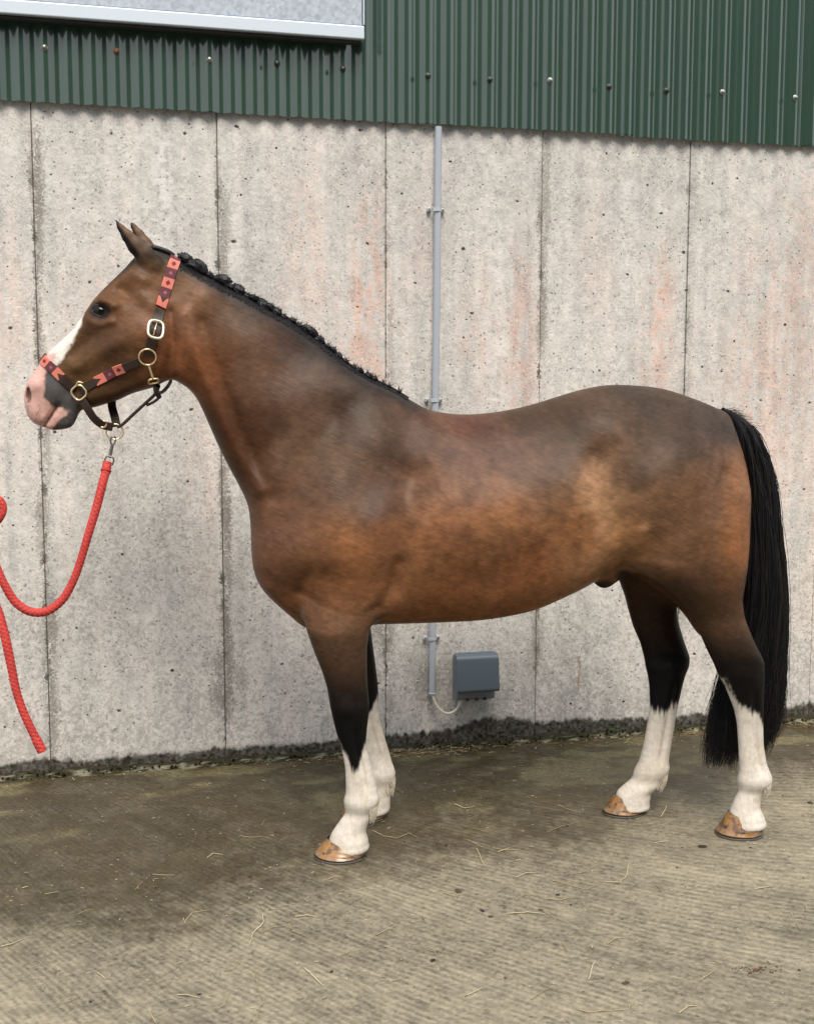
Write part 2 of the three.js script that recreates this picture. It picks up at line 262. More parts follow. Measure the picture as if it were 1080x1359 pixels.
// ------------------------------------------------------------------ conduit, cable and socket box
{
  const t = thing('conduit_pipe', 'grey plastic conduit pipe clipped upright to the concrete wall', 'pipe');
  const pvc = std({ color: rgb(.36, .40, .46), roughness: .42 }), clipM = std({ color: rgb(.42, .46, .50), roughness: .4 }), steel = std({ color: rgb(.25, .25, .25), roughness: .5, metalness: .6 });
  const pts = [onWall(581.7, 168.5, .024), onWall(581.4, 180, .024), onWall(579.3, 400, .024), onWall(576.5, 600, .024), onWall(574, 800, .024), onWall(573.6, 920, .024)]; pts[0].y = 2.706; pts.forEach(p => p.z = .024);
  mesh('pipe', tube(pts, .0148, { seg: 30, sides: 14 }), pvc, t);
  const top = pts[5]; const cap = mesh('pipe_end', new THREE.TorusGeometry(.0135, .0045, 8, 16), pvc, t); cap.rotation.x = Math.PI / 2; cap.position.copy(top);
  for (const [px, py] of [[579.3, 278], [576.5, 531], [573.6, 847]]) {
    const c = onWall(px, py, .03); const clip = new THREE.Group(); clip.name = 'clip'; t.add(clip); clip.position.set(c.x, c.y, 0);
    const band = []; for (let i = 0; i <= 14; i++) { const a = -1.75 + 3.5 * i / 14; band.push([Math.sin(a) * .0195, .024 + Math.cos(a) * .0195]); }
    const pos = [], idx = []; band.forEach(([x, z], i) => { pos.push(x, -.008, z, x, .008, z); if (i) { const o = 2 * i; idx.push(o - 2, o, o - 1, o, o + 1, o - 1); } });
    const g = new THREE.BufferGeometry(); g.setAttribute('position', new THREE.Float32BufferAttribute(pos, 3)); g.setIndex(idx); g.computeVertexNormals();
    mesh('band', g, clipM, clip);
    for (const s of [-1, 1]) { const l = mesh('lug', new RoundedBoxGeometry(.018, .018, .022, 1, .004), clipM, clip); l.position.set(s * .029, 0, .0115); const sc = mesh('clip_screw', new THREE.CylinderGeometry(.0042, .0042, .004, 8), steel, clip); sc.rotation.x = Math.PI / 2; sc.position.set(s * .03, 0, .0245); }
  }
  const cab = tag(mesh('cable', tube([onWall(573.6, 905, .03), onWall(574, 918, .03), onWall(577, 932, .032), onWall(585, 943, .036), onWall(595, 947, .04), onWall(605, 942, .042), onWall(611, 931, .042), onWall(612.5, 918, .042)], .0058, { seg: 30, sides: 8 }), std({ color: rgb(.66, .64, .58), roughness: .5 }), scene), 'cable', 'white cable looping from the pipe end into the grey box', 'cable');
  cab.userData.label = 'white cable looping from the pipe end into the grey box';
  // socket box
  const bx = thing('socket_box', 'grey plastic electrical box with hooded lid low on the wall', 'socket box');
  const A = onWall(601, 869, .05), Bp = onWall(659, 921, .05), W = Bp.x - A.x - .012, Hh = A.y - Bp.y, cx = (A.x + Bp.x) / 2, cy = (A.y + Bp.y) / 2;
  const lidM = std({ color: rgb(.085, .115, .145), roughness: .36 }), baseM = std({ color: rgb(.17, .19, .205), roughness: .5 });
  const base = mesh('back_box', new RoundedBoxGeometry(W * .94, Hh * 1.06, .062, 2, .008), baseM, bx); base.position.set(cx, cy - Hh * .06, .032);
  const sh = new THREE.Shape(); const hh = Hh / 2; // side profile of the hood
  sh.moveTo(0, -hh + .034); sh.lineTo(.052, -hh + .03); sh.quadraticCurveTo(.062, -hh + .032, .0615, -hh + .044); sh.lineTo(.045, hh - .022); sh.quadraticCurveTo(.042, hh - .004, .024, hh); sh.lineTo(0, hh + .002); sh.closePath();
  const lg = new THREE.ExtrudeGeometry(sh, { depth: W - .008, bevelEnabled: true, bevelThickness: .004, bevelSize: .003, bevelSegments: 3, curveSegments: 8 });
  lg.rotateY(-Math.PI / 2); lg.translate(W / 2 - .004, 0, 0);
  const lid = mesh('lid', lg, lidM, bx); lid.position.set(cx, cy, .048);
  for (const k of [-.2, .02, .22]) { const gl = mesh('cable_gland', new THREE.CylinderGeometry(.007, .008, .012, 10), std({ color: rgb(.02, .02, .022), roughness: .6 }), bx); gl.position.set(cx + k * W, cy - Hh * .57, .064); }
  const hg = mesh('hinge', new THREE.CylinderGeometry(.006, .006, W * .8, 10), lidM, bx); hg.rotation.z = Math.PI / 2; hg.position.set(cx, cy + hh + .003, .052);
}
// ------------------------------------------------------------------ barn added out of view across the yard, for the glossy sheets to mirror
{
  const t = thing('added_barn', 'unseen dark green metal barn with sliding doors across the yard', 'added_barn'); t.position.set(2.5, 0, 12.5);
  const sheet = std({ color: rgb(.030, .045, .038), roughness: .6 }), roof = std({ color: rgb(.05, .05, .054), roughness: .7 }), doorM = std({ color: rgb(.022, .026, .026), roughness: .6 }), base = std({ color: rgb(.22, .21, .19), roughness: .9 });
  const b = (name, w, h, d, x, y, z, m) => { const o = mesh(name, new THREE.BoxGeometry(w, h, d), m, t); o.position.set(x, y, z); return o; };
  b('base_wall', 20, 1.2, .2, 0, .6, 0, base); b('wall', 20, 7.6, .15, 0, 5.0, 0, sheet); b('wall', .15, 8.8, 9, -9.92, 4.4, 4.6, sheet); b('wall', .15, 8.8, 9, 9.92, 4.4, 4.6, sheet); b('wall', 20, 8.8, .15, 0, 4.4, 9.2, sheet);
  for (const s of [-1, 1]) { const r = b('roof', 20.6, .12, 5.2, 0, 9.55, 4.6 + s * 2.42, roof); r.rotation.x = s * .30; }
  for (const s of [-1, 1]) b('door', 2.3, 4.2, .08, s * 1.17, 2.13, -.16, doorM);
  b('door_track', 9.4, .18, .14, 0, 4.4, -.16, roof);
}
// === HORSE ===
// ------------------------------------------------------------------ horse: frame of its own (u towards the tail, v up, w towards the near side)
const HA = rad(7.3), HO = new THREE.Vector3(.78, 0, .955);
const EU = new THREE.Vector3(Math.cos(HA), 0, Math.sin(HA)), EW = new THREE.Vector3(-Math.sin(HA), 0, Math.cos(HA));
const eyeL = (() => { const d = EYE.clone().sub(HO); return [d.dot(EU), d.y, d.dot(EW)]; })();
function rayL(px, py) { const d = ray(px, py); return [d.dot(EU), d.y, d.dot(EW)]; }
function UV(px, py, w = 0) { const d = rayL(px, py), t = (w - eyeL[2]) / d[2]; return [eyeL[0] + d[0] * t, eyeL[1] + d[1] * t]; }
const tanView = px => { const d = rayL(px, 700); return Math.abs(d[0] / d[2]); };

// outline of head, neck and trunk on the middle plane (photo pixels)
const OUT = [[177, 344], [164.5, 358], [150, 372], [135, 387], [123.7, 400], [116, 411], [107, 424], [94, 441], [79, 455], [62, 471], [55, 480], [47.8, 491], [39, 505], [34, 516], [32.5, 525], [34, 539], [37.6, 552], [46, 562], [59, 567], [68, 570.5], [83, 570], [96, 566], [102, 556], [107, 546], [114, 542], [124, 541], [138, 537], [157, 531], [175, 522.6], [194, 517], [207, 513], [218, 507], [229, 504], [240, 509], [251, 516.5], [260, 527], [268, 542], [277, 562], [288, 587], [301, 614], [314, 638], [325, 660], [330, 675], [332.6, 699], [333.5, 727], [336, 752], [341, 769], [351, 785], [366, 800], [383, 815], [400, 829], [420, 838], [455, 836], [490, 828], [535, 826], [591, 824], [647, 820], [702, 809], [739, 794], [776, 776], [798, 762], [821, 750], [842, 756], [868, 776], [893, 798], [912, 820], [932, 846], [958, 850], [972, 815], [978, 770], [982, 730], [985, 690], [988, 655], [986, 628], [980, 598], [972, 570], [963, 549], [946, 540], [911, 526], [876, 515.5], [841, 511.5], [806, 511], [770, 517.5], [735, 528], [700, 538.5], [660, 546.5], [620, 550], [590, 548], [565, 542], [545, 531], [519, 516], [488, 501], [464, 486], [440, 467], [423, 453], [406, 441], [384, 427], [350, 408], [328, 395], [308, 385], [284, 372], [264, 361], [246, 351], [228, 340], [213, 334], [198, 331], [187, 334]];
// [x, y, half width in metres]
const WID = [[45, 530, .052], [38, 545, .045], [70, 500, .058], [62, 560, .035], [90, 558, .04], [110, 470, .066], [125, 425, .078], [145, 410, .098], [152, 380, .085], [185, 455, .108], [205, 490, .10], [150, 520, .062], [110, 535, .05], [190, 370, .075], [210, 345, .05], [230, 480, .09], [245, 370, .055],
  [270, 410, .082], [285, 500, .095], [350, 470, .10], [335, 600, .12], [400, 455, .065], [430, 540, .14], [380, 650, .19], [530, 545, .11], [490, 600, .17], [430, 700, .245], [350, 720, .18], [395, 800, .16], [480, 760, .25], [540, 690, .275], [540, 800, .22], [600, 575, .21], [640, 680, .325], [640, 790, .24], [740, 640, .315], [740, 750, .25], [725, 555, .20], [800, 660, .285], [820, 715, .25], [795, 580, .265], [850, 530, .17], [880, 600, .285], [900, 700, .275], [955, 690, .235], [955, 620, .21], [955, 565, .10], [905, 765, .225], [940, 800, .205], [950, 845, .17], [845, 735, .20]];
// relief: polyline in pixels, spread in pixels, height in metres
const REL = [[[500, 590, 450, 650, 405, 715], 26, .020], [[445, 560, 400, 620, 372, 690], 14, -.014], [[548, 640, 535, 710, 520, 775], 16, -.026], [[380, 745], 24, .030], [[470, 735], 36, .032], [[500, 690], 24, .012], [[400, 785, 425, 800, 452, 812, 478, 815, 498, 806], 7, -.040], [[505, 802, 522, 780, 530, 750], 7, -.018], [[352, 780, 392, 822], 7, .014], [[402, 800, 416, 834], 5, -.020],
  [[800, 615, 818, 690], 20, -.030], [[850, 705, 838, 742], 6, .016], [[862, 640, 852, 700], 16, .007], [[828, 690, 830, 735], 8, -.010], [[882, 735], 36, .028], [[792, 566], 30, .014], [[760, 548, 860, 520], 14, .010], [[962, 630, 950, 700, 935, 770], 10, -.020], [[985, 660], 22, .020], [[905, 650], 46, .014], [[890, 790, 930, 800, 965, 796], 14, -.006], [[870, 600, 900, 560], 24, -.006],
  [[246, 420, 268, 490, 300, 570, 345, 650], 8, .020], [[266, 430, 288, 500, 325, 590, 360, 660], 9, -.022], [[350, 590, 420, 550, 470, 535], 18, -.014], [[300, 405, 380, 455, 450, 500], 14, -.010], [[330, 520, 400, 560], 22, .012],
  [[580, 640, 570, 760], 12, -.0022], [[615, 640, 605, 770], 12, -.0022], [[650, 640, 642, 770], 12, -.0022], [[685, 645, 680, 765], 12, -.0022], [[720, 650, 718, 750], 12, -.0022],
  [[192, 452], 24, .016], [[226, 415, 229, 455, 225, 494], 5, -.018], [[206, 440, 216, 470, 210, 500], 6, .010], [[160, 452, 130, 470, 105, 488], 8, .008], [[165, 470, 130, 492, 112, 505], 8, -.005], [[120, 397, 134, 397, 152, 405], 5, .018], [[172, 392, 160, 384], 7, -.018], [[134, 413], 8, -.014], [[118, 424, 132, 431, 148, 427], 4, .010], [[185, 392, 203, 402], 8, .012], [[44, 510], 8, .016], [[38, 540, 52, 556], 7, .008], [[59, 567, 66, 555, 77, 538], 2.4, -.016], [[75, 520], 9, .006], [[96, 470, 120, 448], 7, -.010], [[178, 365, 190, 372], 6, .010], [[100, 500, 92, 520], 6, -.006], [[118, 530, 160, 520, 195, 508], 6, .008]];
// where a pixel of the photograph meets the near side of the trunk, as a place on the side view
function surfUV(px, py) {
  let w = .08; let p = UV(px, py, w);
  for (let n = 0; n < 6; n++) { const i = clamp(Math.round((p[0] - bu0) / CELL2), 0, BNX - 1), j = clamp(Math.round((p[1] - bv0) / CELL2), 0, BNY - 1), k = j * BNX + i; w = mix(w, mapW[k] * Math.sqrt(clamp(mapH[k])), .7); p = UV(px, py, w); }
  return p;
}
const CELL2 = .006, bu0 = -1.15, bv0 = .55, BNX = 470, BNY = 275;
const polyUV = OUT.map(([x, y]) => UV(x, y));
// smooth the outline a little more finely than the traced points
const poly = (() => { const c = new THREE.CatmullRomCurve3(polyUV.map(p => new THREE.Vector3(p[0], p[1], 0)), true, 'centripetal'); return c.getPoints(420).map(p => [p.x, p.y]); })();
const mapH = new Float32Array(BNX * BNY), mapW = new Float32Array(BNX * BNY), mapQ = new Float32Array(BNX * BNY), mapG = new Float32Array(BNX * BNY);
{
  const wid = WID.map(([x, y, w]) => [...UV(x, y), w]);
  const dist = new Float32Array(BNX * BNY);
  for (let j = 0; j < BNY; j++) for (let i = 0; i < BNX; i++) {
    const u = bu0 + i * CELL2, v = bv0 + j * CELL2; let d2 = 1e9, inside = false;
    for (let k = 0, l = poly.length - 1; k < poly.length; l = k++) {
      const [ax, ay] = poly[l], [bx, by] = poly[k], ex = bx - ax, ey = by - ay, t = clamp(((u - ax) * ex + (v - ay) * ey) / (ex * ex + ey * ey + 1e-12)), qx = u - ax - t * ex, qy = v - ay - t * ey, q = qx * qx + qy * qy;
      if (q < d2) d2 = q; if ((ay > v) !== (by > v) && u < (bx - ax) * (v - ay) / (by - ay) + ax) inside = !inside;
    }
    dist[j * BNX + i] = (inside ? 1 : -1) * Math.sqrt(d2);
    let sw = 0, s = 0; for (const [cu, cv, w] of wid) { const q = (u - cu) ** 2 + (v - cv) ** 2; const k = 1 / Math.pow(q + .0006, 2.2); sw += k * w; s += k; }
    mapW[j * BNX + i] = sw / s;
  }
  const blur = (m, n, wgt) => { const t = new Float32Array(m.length); for (let r = 0; r < n; r++) { t.set(m); for (let j = 1; j < BNY - 1; j++) for (let i = 1; i < BNX - 1; i++) { const k = j * BNX + i; const a = (t[k - 1] + t[k + 1] + t[k - BNX] + t[k + BNX]) * .25, q = wgt ? wgt[k] : 1; m[k] = t[k] + (a - t[k]) * q; } } };
  blur(mapW, 20); { const tw = new Float32Array(BNX * BNY); for (let j = 0; j < BNY; j++) for (let i = 0; i < BNX; i++) tw[j * BNX + i] = sst(-.5, -.1, bu0 + i * CELL2); blur(mapW, 220, tw); }
  for (let k = 0; k < mapH.length; k++) { const L = clamp(mapW[k] * .46, .03, .14), d = dist[k]; mapH[k] = d > 0 ? 1 - Math.exp(-d / L) : d / L; }
  const wg = dist.map((d) => sst(.012, .06, d)); blur(mapH, 40, wg);
  const rel = REL.map(([p, s, a0]) => { const a = p[0] < 235 ? a0 * 1.15 : a0 * 1.0; const q = []; for (let i = 0; i < p.length; i += 2) q.push(surfUV(p[i], p[i + 1])); return [q, s / 398, a]; });
  for (const [q, s, a] of rel) {
    const us = q.map(p => p[0]), vs = q.map(p => p[1]); const i0 = Math.max(0, Math.floor((Math.min(...us) - 3 * s - bu0) / CELL2)), i1 = Math.min(BNX - 1, Math.ceil((Math.max(...us) + 3 * s - bu0) / CELL2)), j0 = Math.max(0, Math.floor((Math.min(...vs) - 3 * s - bv0) / CELL2)), j1 = Math.min(BNY - 1, Math.ceil((Math.max(...vs) + 3 * s - bv0) / CELL2));
    for (let j = j0; j <= j1; j++) for (let i = i0; i <= i1; i++) { const u = bu0 + i * CELL2, v = bv0 + j * CELL2; let d2 = 1e9; if (q.length === 1) d2 = (u - us[0]) ** 2 + (v - vs[0]) ** 2; for (let k = 1; k < q.length; k++) { const [ax, ay] = q[k - 1], [bx, by] = q[k], ex = bx - ax, ey = by - ay, t = clamp(((u - ax) * ex + (v - ay) * ey) / (ex * ex + ey * ey)); d2 = Math.min(d2, (u - ax - t * ex) ** 2 + (v - ay - t * ey) ** 2); } mapW[j * BNX + i] += a * Math.exp(-d2 / (2 * s * s)); }
  }
  for (let k = 0; k < mapQ.length; k++) mapQ[k] = mapW[k] * mapW[k] * mapH[k];
  for (let j = 1; j < BNY - 1; j++) for (let i = 1; i < BNX - 1; i++) { const k = j * BNX + i; mapG[k] = Math.hypot(mapQ[k + 1] - mapQ[k - 1], mapQ[k + BNX] - mapQ[k - BNX]) / (2 * CELL2); }
}
function bodyF(u, v, w) {
  const x = (u - bu0) / CELL2, y = (v - bv0) / CELL2;
  const xc = clamp(x, 1, BNX - 2.001), yc = clamp(y, 1, BNY - 2.001); const i = xc | 0, j = yc | 0, fx = xc - i, fy = yc - j, k = j * BNX + i;
  const b = m => (m[k] * (1 - fx) + m[k + 1] * fx) * (1 - fy) + (m[k + BNX] * (1 - fx) + m[k + BNX + 1] * fx) * fy;
  const q = b(mapQ), g = b(mapG); const out = Math.hypot(x - xc, y - yc) * CELL2;
  return (w * w - q) / Math.sqrt(4 * w * w + g * g + 1e-5) + out;
}
// legs: rows of [y, left, right, centre w, depth / width]
const LEGS = {
  nearFore: [[720, 405, 520, .10, .6], [760, 404, 512, .105, .6], [790, 402, 506, .122, .62], [815, 403, 499, .142, .7], [836, 407, 490, .16, .82], [862, 416, 487, .165, .82], [892, 428, 487, .168, .84], [912, 434, 488, .17, .84], [936, 438, 490, .17, .84], [950, 441, 489, .17, .82], [967, 445, 487, .17, .8], [981, 449, 486, .17, .74], [996, 454, 487, .17, .66], [1019, 458, 494, .17, .62], [1041, 459, 499, .17, .64], [1056, 459, 502, .17, .7], [1068, 458, 501, .17, .76], [1080, 456, 496, .17, .78], [1092, 449, 489, .17, .8], [1103, 441, 485, .17, .84], [1114, 436, 489, .17, .92], [1127, 435, 489, .17, .95]],
  farFore: [[730, 410, 505, -.10, .6], [770, 412, 502, -.13, .66], [800, 418, 498, -.15, .72], [826, 428, 491, -.16, .8], [850, 440, 494, -.17, .82], [880, 452, 498, -.18, .84], [905, 460, 501, -.185, .84], [920, 463, 502, -.19, .84], [940, 466, 502, -.19, .8], [960, 469, 505, -.19, .7], [980, 475, 511, -.19, .64], [1000, 480, 517, -.19, .64], [1018, 482, 522, -.19, .7], [1032, 481, 523, -.19, .76], [1042, 477, 521, -.19, .78], [1053, 470, 518, -.19, .8], [1064, 463, 518, -.19, .86], [1076, 459, 516, -.19, .95]],
  nearHind: [[600, 885, 960, .05, .5], [650, 870, 978, .085, .58], [690, 860, 986, .112, .6], [720, 853, 988, .126, .6], [745, 851, 988, .136, .62], [760, 864, 987, .142, .65], [778, 884, 985, .149, .71], [797, 902, 983, .152, .73], [818, 917, 987, .148, .7], [836, 926, 994, .145, .68], [855, 934, 1002, .14, .66], [870, 941, 1010, .135, .64], [880, 946, 1014, .13, .64], [895, 952, 1014, .125, .66], [910, 961, 1014, .12, .68], [925, 967, 1013, .12, .68], [940, 973, 1013, .12, .64], [960, 977, 1012, .12, .62], [990, 979, 1013, .12, .62], [1013, 980, 1017, .12, .68], [1028, 980, 1022, .12, .74], [1040, 979, 1022, .12, .76], [1050, 977, 1015, .12, .76], [1060, 974, 1009, .12, .78], [1072, 969, 1008, .12, .84], [1083, 965, 1014, .12, .92], [1095, 963, 1016, .12, .95]],
  farHind: [[620, 815, 905, -.09, .6], [660, 812, 905, -.12, .68], [700, 808, 902, -.135, .72], [740, 810, 898, -.15, .75], [763, 818, 895, -.15, .75], [790, 828, 894, -.15, .74], [809, 833, 897, -.15, .72], [830, 839, 901, -.148, .7], [853, 849, 908, -.14, .66], [872, 854, 915, -.135, .64], [884, 856, 914, -.13, .66], [896, 859, 909, -.13, .68], [911, 861, 905, -.13, .68], [937, 862, 899, -.13, .64], [962, 858, 895, -.13, .62], [984, 854, 891, -.13, .64], [1001, 850, 888, -.13, .7], [1018, 845, 886, -.13, .76], [1031, 838, 884, -.13, .76], [1041, 828, 877, -.13, .78], [1051, 818, 864, -.13, .82], [1062, 814, 862, -.13, .9], [1073, 813, 860, -.13, .95]],
};
const NT = 300, VT = .005;                                          // tables over height
const legT = {};
for (const [name, rows] of Object.entries(LEGS)) {
  const r = rows.map(([y, l, rt, w, q]) => { const [u0, v0] = UV(l, y, w), [u1, v1] = UV(rt, y, w), A = (u1 - u0) / 2, t = tanView((l + rt) / 2) * q, ru = A / Math.sqrt(1 + t * t); return [(v0 + v1) / 2, (u0 + u1) / 2, ru, w, ru * q]; }).sort((a, b) => a[0] - b[0]);
  const T = { bot: r[0][0], top: r[r.length - 1][0], a: [0, 1, 2, 3].map(() => new Float32Array(NT)) };
  for (let i = 0; i < NT; i++) { const v = i * VT; let k = 0; while (k < r.length - 2 && r[k + 1][0] < v) k++; const t = clamp((v - r[k][0]) / (r[k + 1][0] - r[k][0])); for (let c = 0; c < 4; c++) T.a[c][i] = mix(r[k][c + 1], r[k + 1][c + 1], t); }
  for (let n = 0; n < 2; n++) for (const a of T.a) { const c = a.slice(); for (let i = 1; i < NT - 1; i++) a[i] = (c[i - 1] + 2 * c[i] + c[i + 1]) / 4; }
  const jy = { nearFore: [1062, 938], farFore: [1026, 905], nearHind: [1034, 895], farHind: [1020, 885] }[name], jw = r[0][3], jx = { nearFore: 475, farFore: 500, nearHind: 998, farHind: 870 }[name]; T.j = { fet: UV(jx, jy[0], jw)[1], knee: UV(jx, jy[1], jw)[1], hind: name.includes('Hind') };
  legT[name] = T;
}
function legAt(T, v) { const x = clamp(v / VT, 0, NT - 1.001), i = x | 0, f = x - i; return T.a.map(a => a[i] * (1 - f) + a[i + 1] * f); }
function legF(T, u, v, w) {
  const x = clamp(v / VT, 0, NT - 1.001), i = x | 0, f = x - i, g = 1 - f, a = T.a;
  const cu = a[0][i] * g + a[0][i + 1] * f, ru = a[1][i] * g + a[1][i + 1] * f, cw = a[2][i] * g + a[2][i + 1] * f, rw = a[3][i] * g + a[3][i + 1] * f;
  const du = (u - cu) / ru, dw = (w - cw) / rw, k = Math.sqrt(du * du + dw * dw) + 1e-6;
  let d = k * (k - 1) / (Math.hypot(du / ru, dw / rw) + 1e-4);
  if (v < .75) {                                                    // tendon groove on both sides of the cannon, and joints
    const m = T.j, gr = sst(m.fet + .02, m.fet + .07, v) * sst(m.knee - .03, m.knee - .09, v);
    if (gr > 0) d += .010 * gr * Math.exp(-(((du - .22) / .20) ** 2));
    d -= .006 * Math.exp(-(((v - m.fet) / .022) ** 2)) + .009 * Math.exp(-(((v - m.knee) / .026) ** 2)) * Math.exp(-((du / .55) ** 2)) - .005 * Math.exp(-(((v - m.knee - .065) / .025) ** 2)) * Math.exp(-(((du + .1) / .35) ** 2)) - .005 * Math.exp(-(((v - m.fet + .045) / .018) ** 2));
    if (m.hind && v > m.knee) d += .013 * sst(m.knee + .02, m.knee + .07, v) * sst(.62, .5, v) * Math.exp(-(((du - .38) / .2) ** 2));
    d -= .0035 * Math.exp(-(((v - T.bot - .012) / .008) ** 2));
  }
  if (v > T.top - .16) { const q = (v - T.top + .16) / .16; d += .10 * q * q; }
  if (v < T.bot) d = Math.max(d, T.bot - v);
  return d;
}
const smin = (a, b, k) => { const h = Math.max(k - Math.abs(a - b), 0) / k; return Math.min(a, b) - h * h * k * .25; };
// ellipsoids added to or carved from the body, pixels, w, radii
const pt = (px, py, w) => { const [u, v] = UV(px, py, w); return [u, v, w]; };
const ell = (p, c, r) => { const x = (p[0] - c[0]) / r[0], y = (p[1] - c[1]) / r[1], z = (p[2] - c[2]) / r[2], k = Math.sqrt(x * x + y * y + z * z) + 1e-6; return k * (k - 1) / (Math.hypot(x / r[0], y / r[1], z / r[2]) + 1e-4); };
const SHEATH = [pt(801, 768, 0), [.035, .034, .035]], SHEATH2 = [pt(818, 758, 0), [.06, .03, .04]];
const NOS = [1, -1].map(s => [pt(37, 524, .036).map((q, i) => i === 2 ? s * .040 : q), [.012, .027, .022]]);
// ears: chains of [x, y, w, radius], flattened across
const EARS = [[[203, 350, .050, .030], [192, 338, .054, .031], [180.5, 326, .058, .0275], [169.5, 313, .060, .0195], [160.5, 302, .060, .0112], [154, 292.5, .060, .0045]], [[207, 346, -.050, .028], [199, 335, -.056, .029], [192, 324, -.062, .025], [184.5, 311, -.066, .0175], [178, 301, -.067, .0100], [173, 294, -.067, .0045]]].map(c => c.map(([x, y, w, r]) => [...pt(x, y, w), r]));
function earF(c, u, v, w) { let d = 9; for (let i = 1; i < c.length; i++) { const a = c[i - 1], b = c[i], ex = b[0] - a[0], ey = b[1] - a[1], ez = b[2] - a[2], t = clamp(((u - a[0]) * ex + (v - a[1]) * ey + (w - a[2]) * ez) / (ex * ex + ey * ey + ez * ez)), x = u - a[0] - t * ex, y = v - a[1] - t * ey, z = (w - a[2] - t * ez) * 1.6; d = smin(d, (Math.sqrt(x * x + y * y + z * z) - mix(a[3], b[3], t)) * .85, .006); } return d; }
const EARIN = EARS.map(c => [c[2][0] - .026, c[2][1] + .020, c[2][2] + Math.sign(c[2][2]) * .003]);
function F(u, v, w) {
  let d = bodyF(u, v, w);
  if (v > 1.85 && u < -.45) for (let k = 0; k < 2; k++) { const e = earF(EARS[k], u, v, w); d = smin(d, e, .016); }
  if (v < 1.4) {
    const kk = mix(.03, .07, sst(.6, .95, v));
    if (u < .5) { d = smin(d, legF(legT.nearFore, u, v, w), kk); d = smin(d, legF(legT.farFore, u, v, w), kk); }
    if (u > .4) { d = smin(d, legF(legT.nearHind, u, v, w), kk); d = smin(d, legF(legT.farHind, u, v, w), kk); const p = [u, v, w]; if (u < 1.1 && v > .7) { d = smin(d, ell(p, ...SHEATH), .03); d = smin(d, ell(p, ...SHEATH2), .04); } }
  }
  if (u < -.85 && v > 1.4) { const p = [u, v, w]; for (const n of NOS) d = Math.max(d, -ell(p, ...n)); }
  return d;
}
// surface nets on a sparse grid
function netMesh(fn, lo, hi, c) {
  const n = [0, 1, 2].map(i => Math.ceil((hi[i] - lo[i]) / c) + 1), [nx, ny, nz] = n, val = new Float32Array(nx * ny * nz), BS = 8, id = (i, j, k) => (k * ny + j) * nx + i;
  const act = [];
  for (let bk = 0; bk < nz; bk += BS) for (let bj = 0; bj < ny; bj += BS) for (let bi = 0; bi < nx; bi += BS) {
    const f0 = fn(lo[0] + (bi + BS / 2) * c, lo[1] + (bj + BS / 2) * c, lo[2] + (bk + BS / 2) * c), near = Math.abs(f0) < BS * c * 1.9;
    const a = Math.min(nx, bi + BS), b = Math.min(ny, bj + BS), d = Math.min(nz, bk + BS);
    for (let k = bk; k < d; k++) for (let j = bj; j < b; j++) for (let i = bi; i < a; i++) val[id(i, j, k)] = near ? fn(lo[0] + i * c, lo[1] + j * c, lo[2] + k * c) : f0;
    if (near) act.push([bi, bj, bk]);
  }
  const vid = new Map(), pos = [], idx = [];
  const E = [[0, 1], [0, 2], [0, 4], [1, 3], [1, 5], [2, 3], [2, 6], [3, 7], [4, 5], [4, 6], [5, 7], [6, 7]], v8 = new Float64Array(8);
  const cells = [];
  for (const [bi, bj, bk] of act) for (let k = bk; k < Math.min(nz - 1, bk + BS); k++) for (let j = bj; j < Math.min(ny - 1, bj + BS); j++) for (let i = bi; i < Math.min(nx - 1, bi + BS); i++) {
    let m = 0; for (let q = 0; q < 8; q++) { v8[q] = val[id(i + (q & 1), j + ((q >> 1) & 1), k + (q >> 2))]; if (v8[q] < 0) m |= 1 << q; }
    if (m === 0 || m === 255) continue;
    let x = 0, y = 0, z = 0, cnt = 0;
    for (const [a, b] of E) if (((m >> a) & 1) !== ((m >> b) & 1)) { const t = v8[a] / (v8[a] - v8[b]); x += (a & 1) + t * ((b & 1) - (a & 1)); y += ((a >> 1) & 1) + t * (((b >> 1) & 1) - ((a >> 1) & 1)); z += (a >> 2) + t * ((b >> 2) - (a >> 2)); cnt++; }
    vid.set(id(i, j, k), pos.length / 3); pos.push(lo[0] + (i + x / cnt) * c, lo[1] + (j + y / cnt) * c, lo[2] + (k + z / cnt) * c); cells.push([i, j, k, m]);
  }
  const quad = (a, b, cc, d, flip) => { if (a === undefined || b === undefined || cc === undefined || d === undefined) return; if (flip) idx.push(a, cc, b, a, d, cc); else idx.push(a, b, cc, a, cc, d); };
  for (const [i, j, k, m] of cells) {
    const s0 = m & 1, g = (a, b, cc) => vid.get(id(a, b, cc));
    if (j && k && s0 !== ((m >> 1) & 1)) quad(g(i, j - 1, k - 1), g(i, j, k - 1), g(i, j, k), g(i, j - 1, k), !s0);
    if (i && k && s0 !== ((m >> 2) & 1)) quad(g(i - 1, j, k - 1), g(i - 1, j, k), g(i, j, k), g(i, j, k - 1), !s0);
    if (i && j && s0 !== ((m >> 4) & 1)) quad(g(i - 1, j - 1, k), g(i, j - 1, k), g(i, j, k), g(i - 1, j, k), !s0);
  }
  return { pos: new Float32Array(pos), idx };
}
const horse = thing('horse', 'bay horse with white stockings and blaze standing side on in the yard', 'horse');
horse.position.copy(HO); horse.rotation.y = -HA;

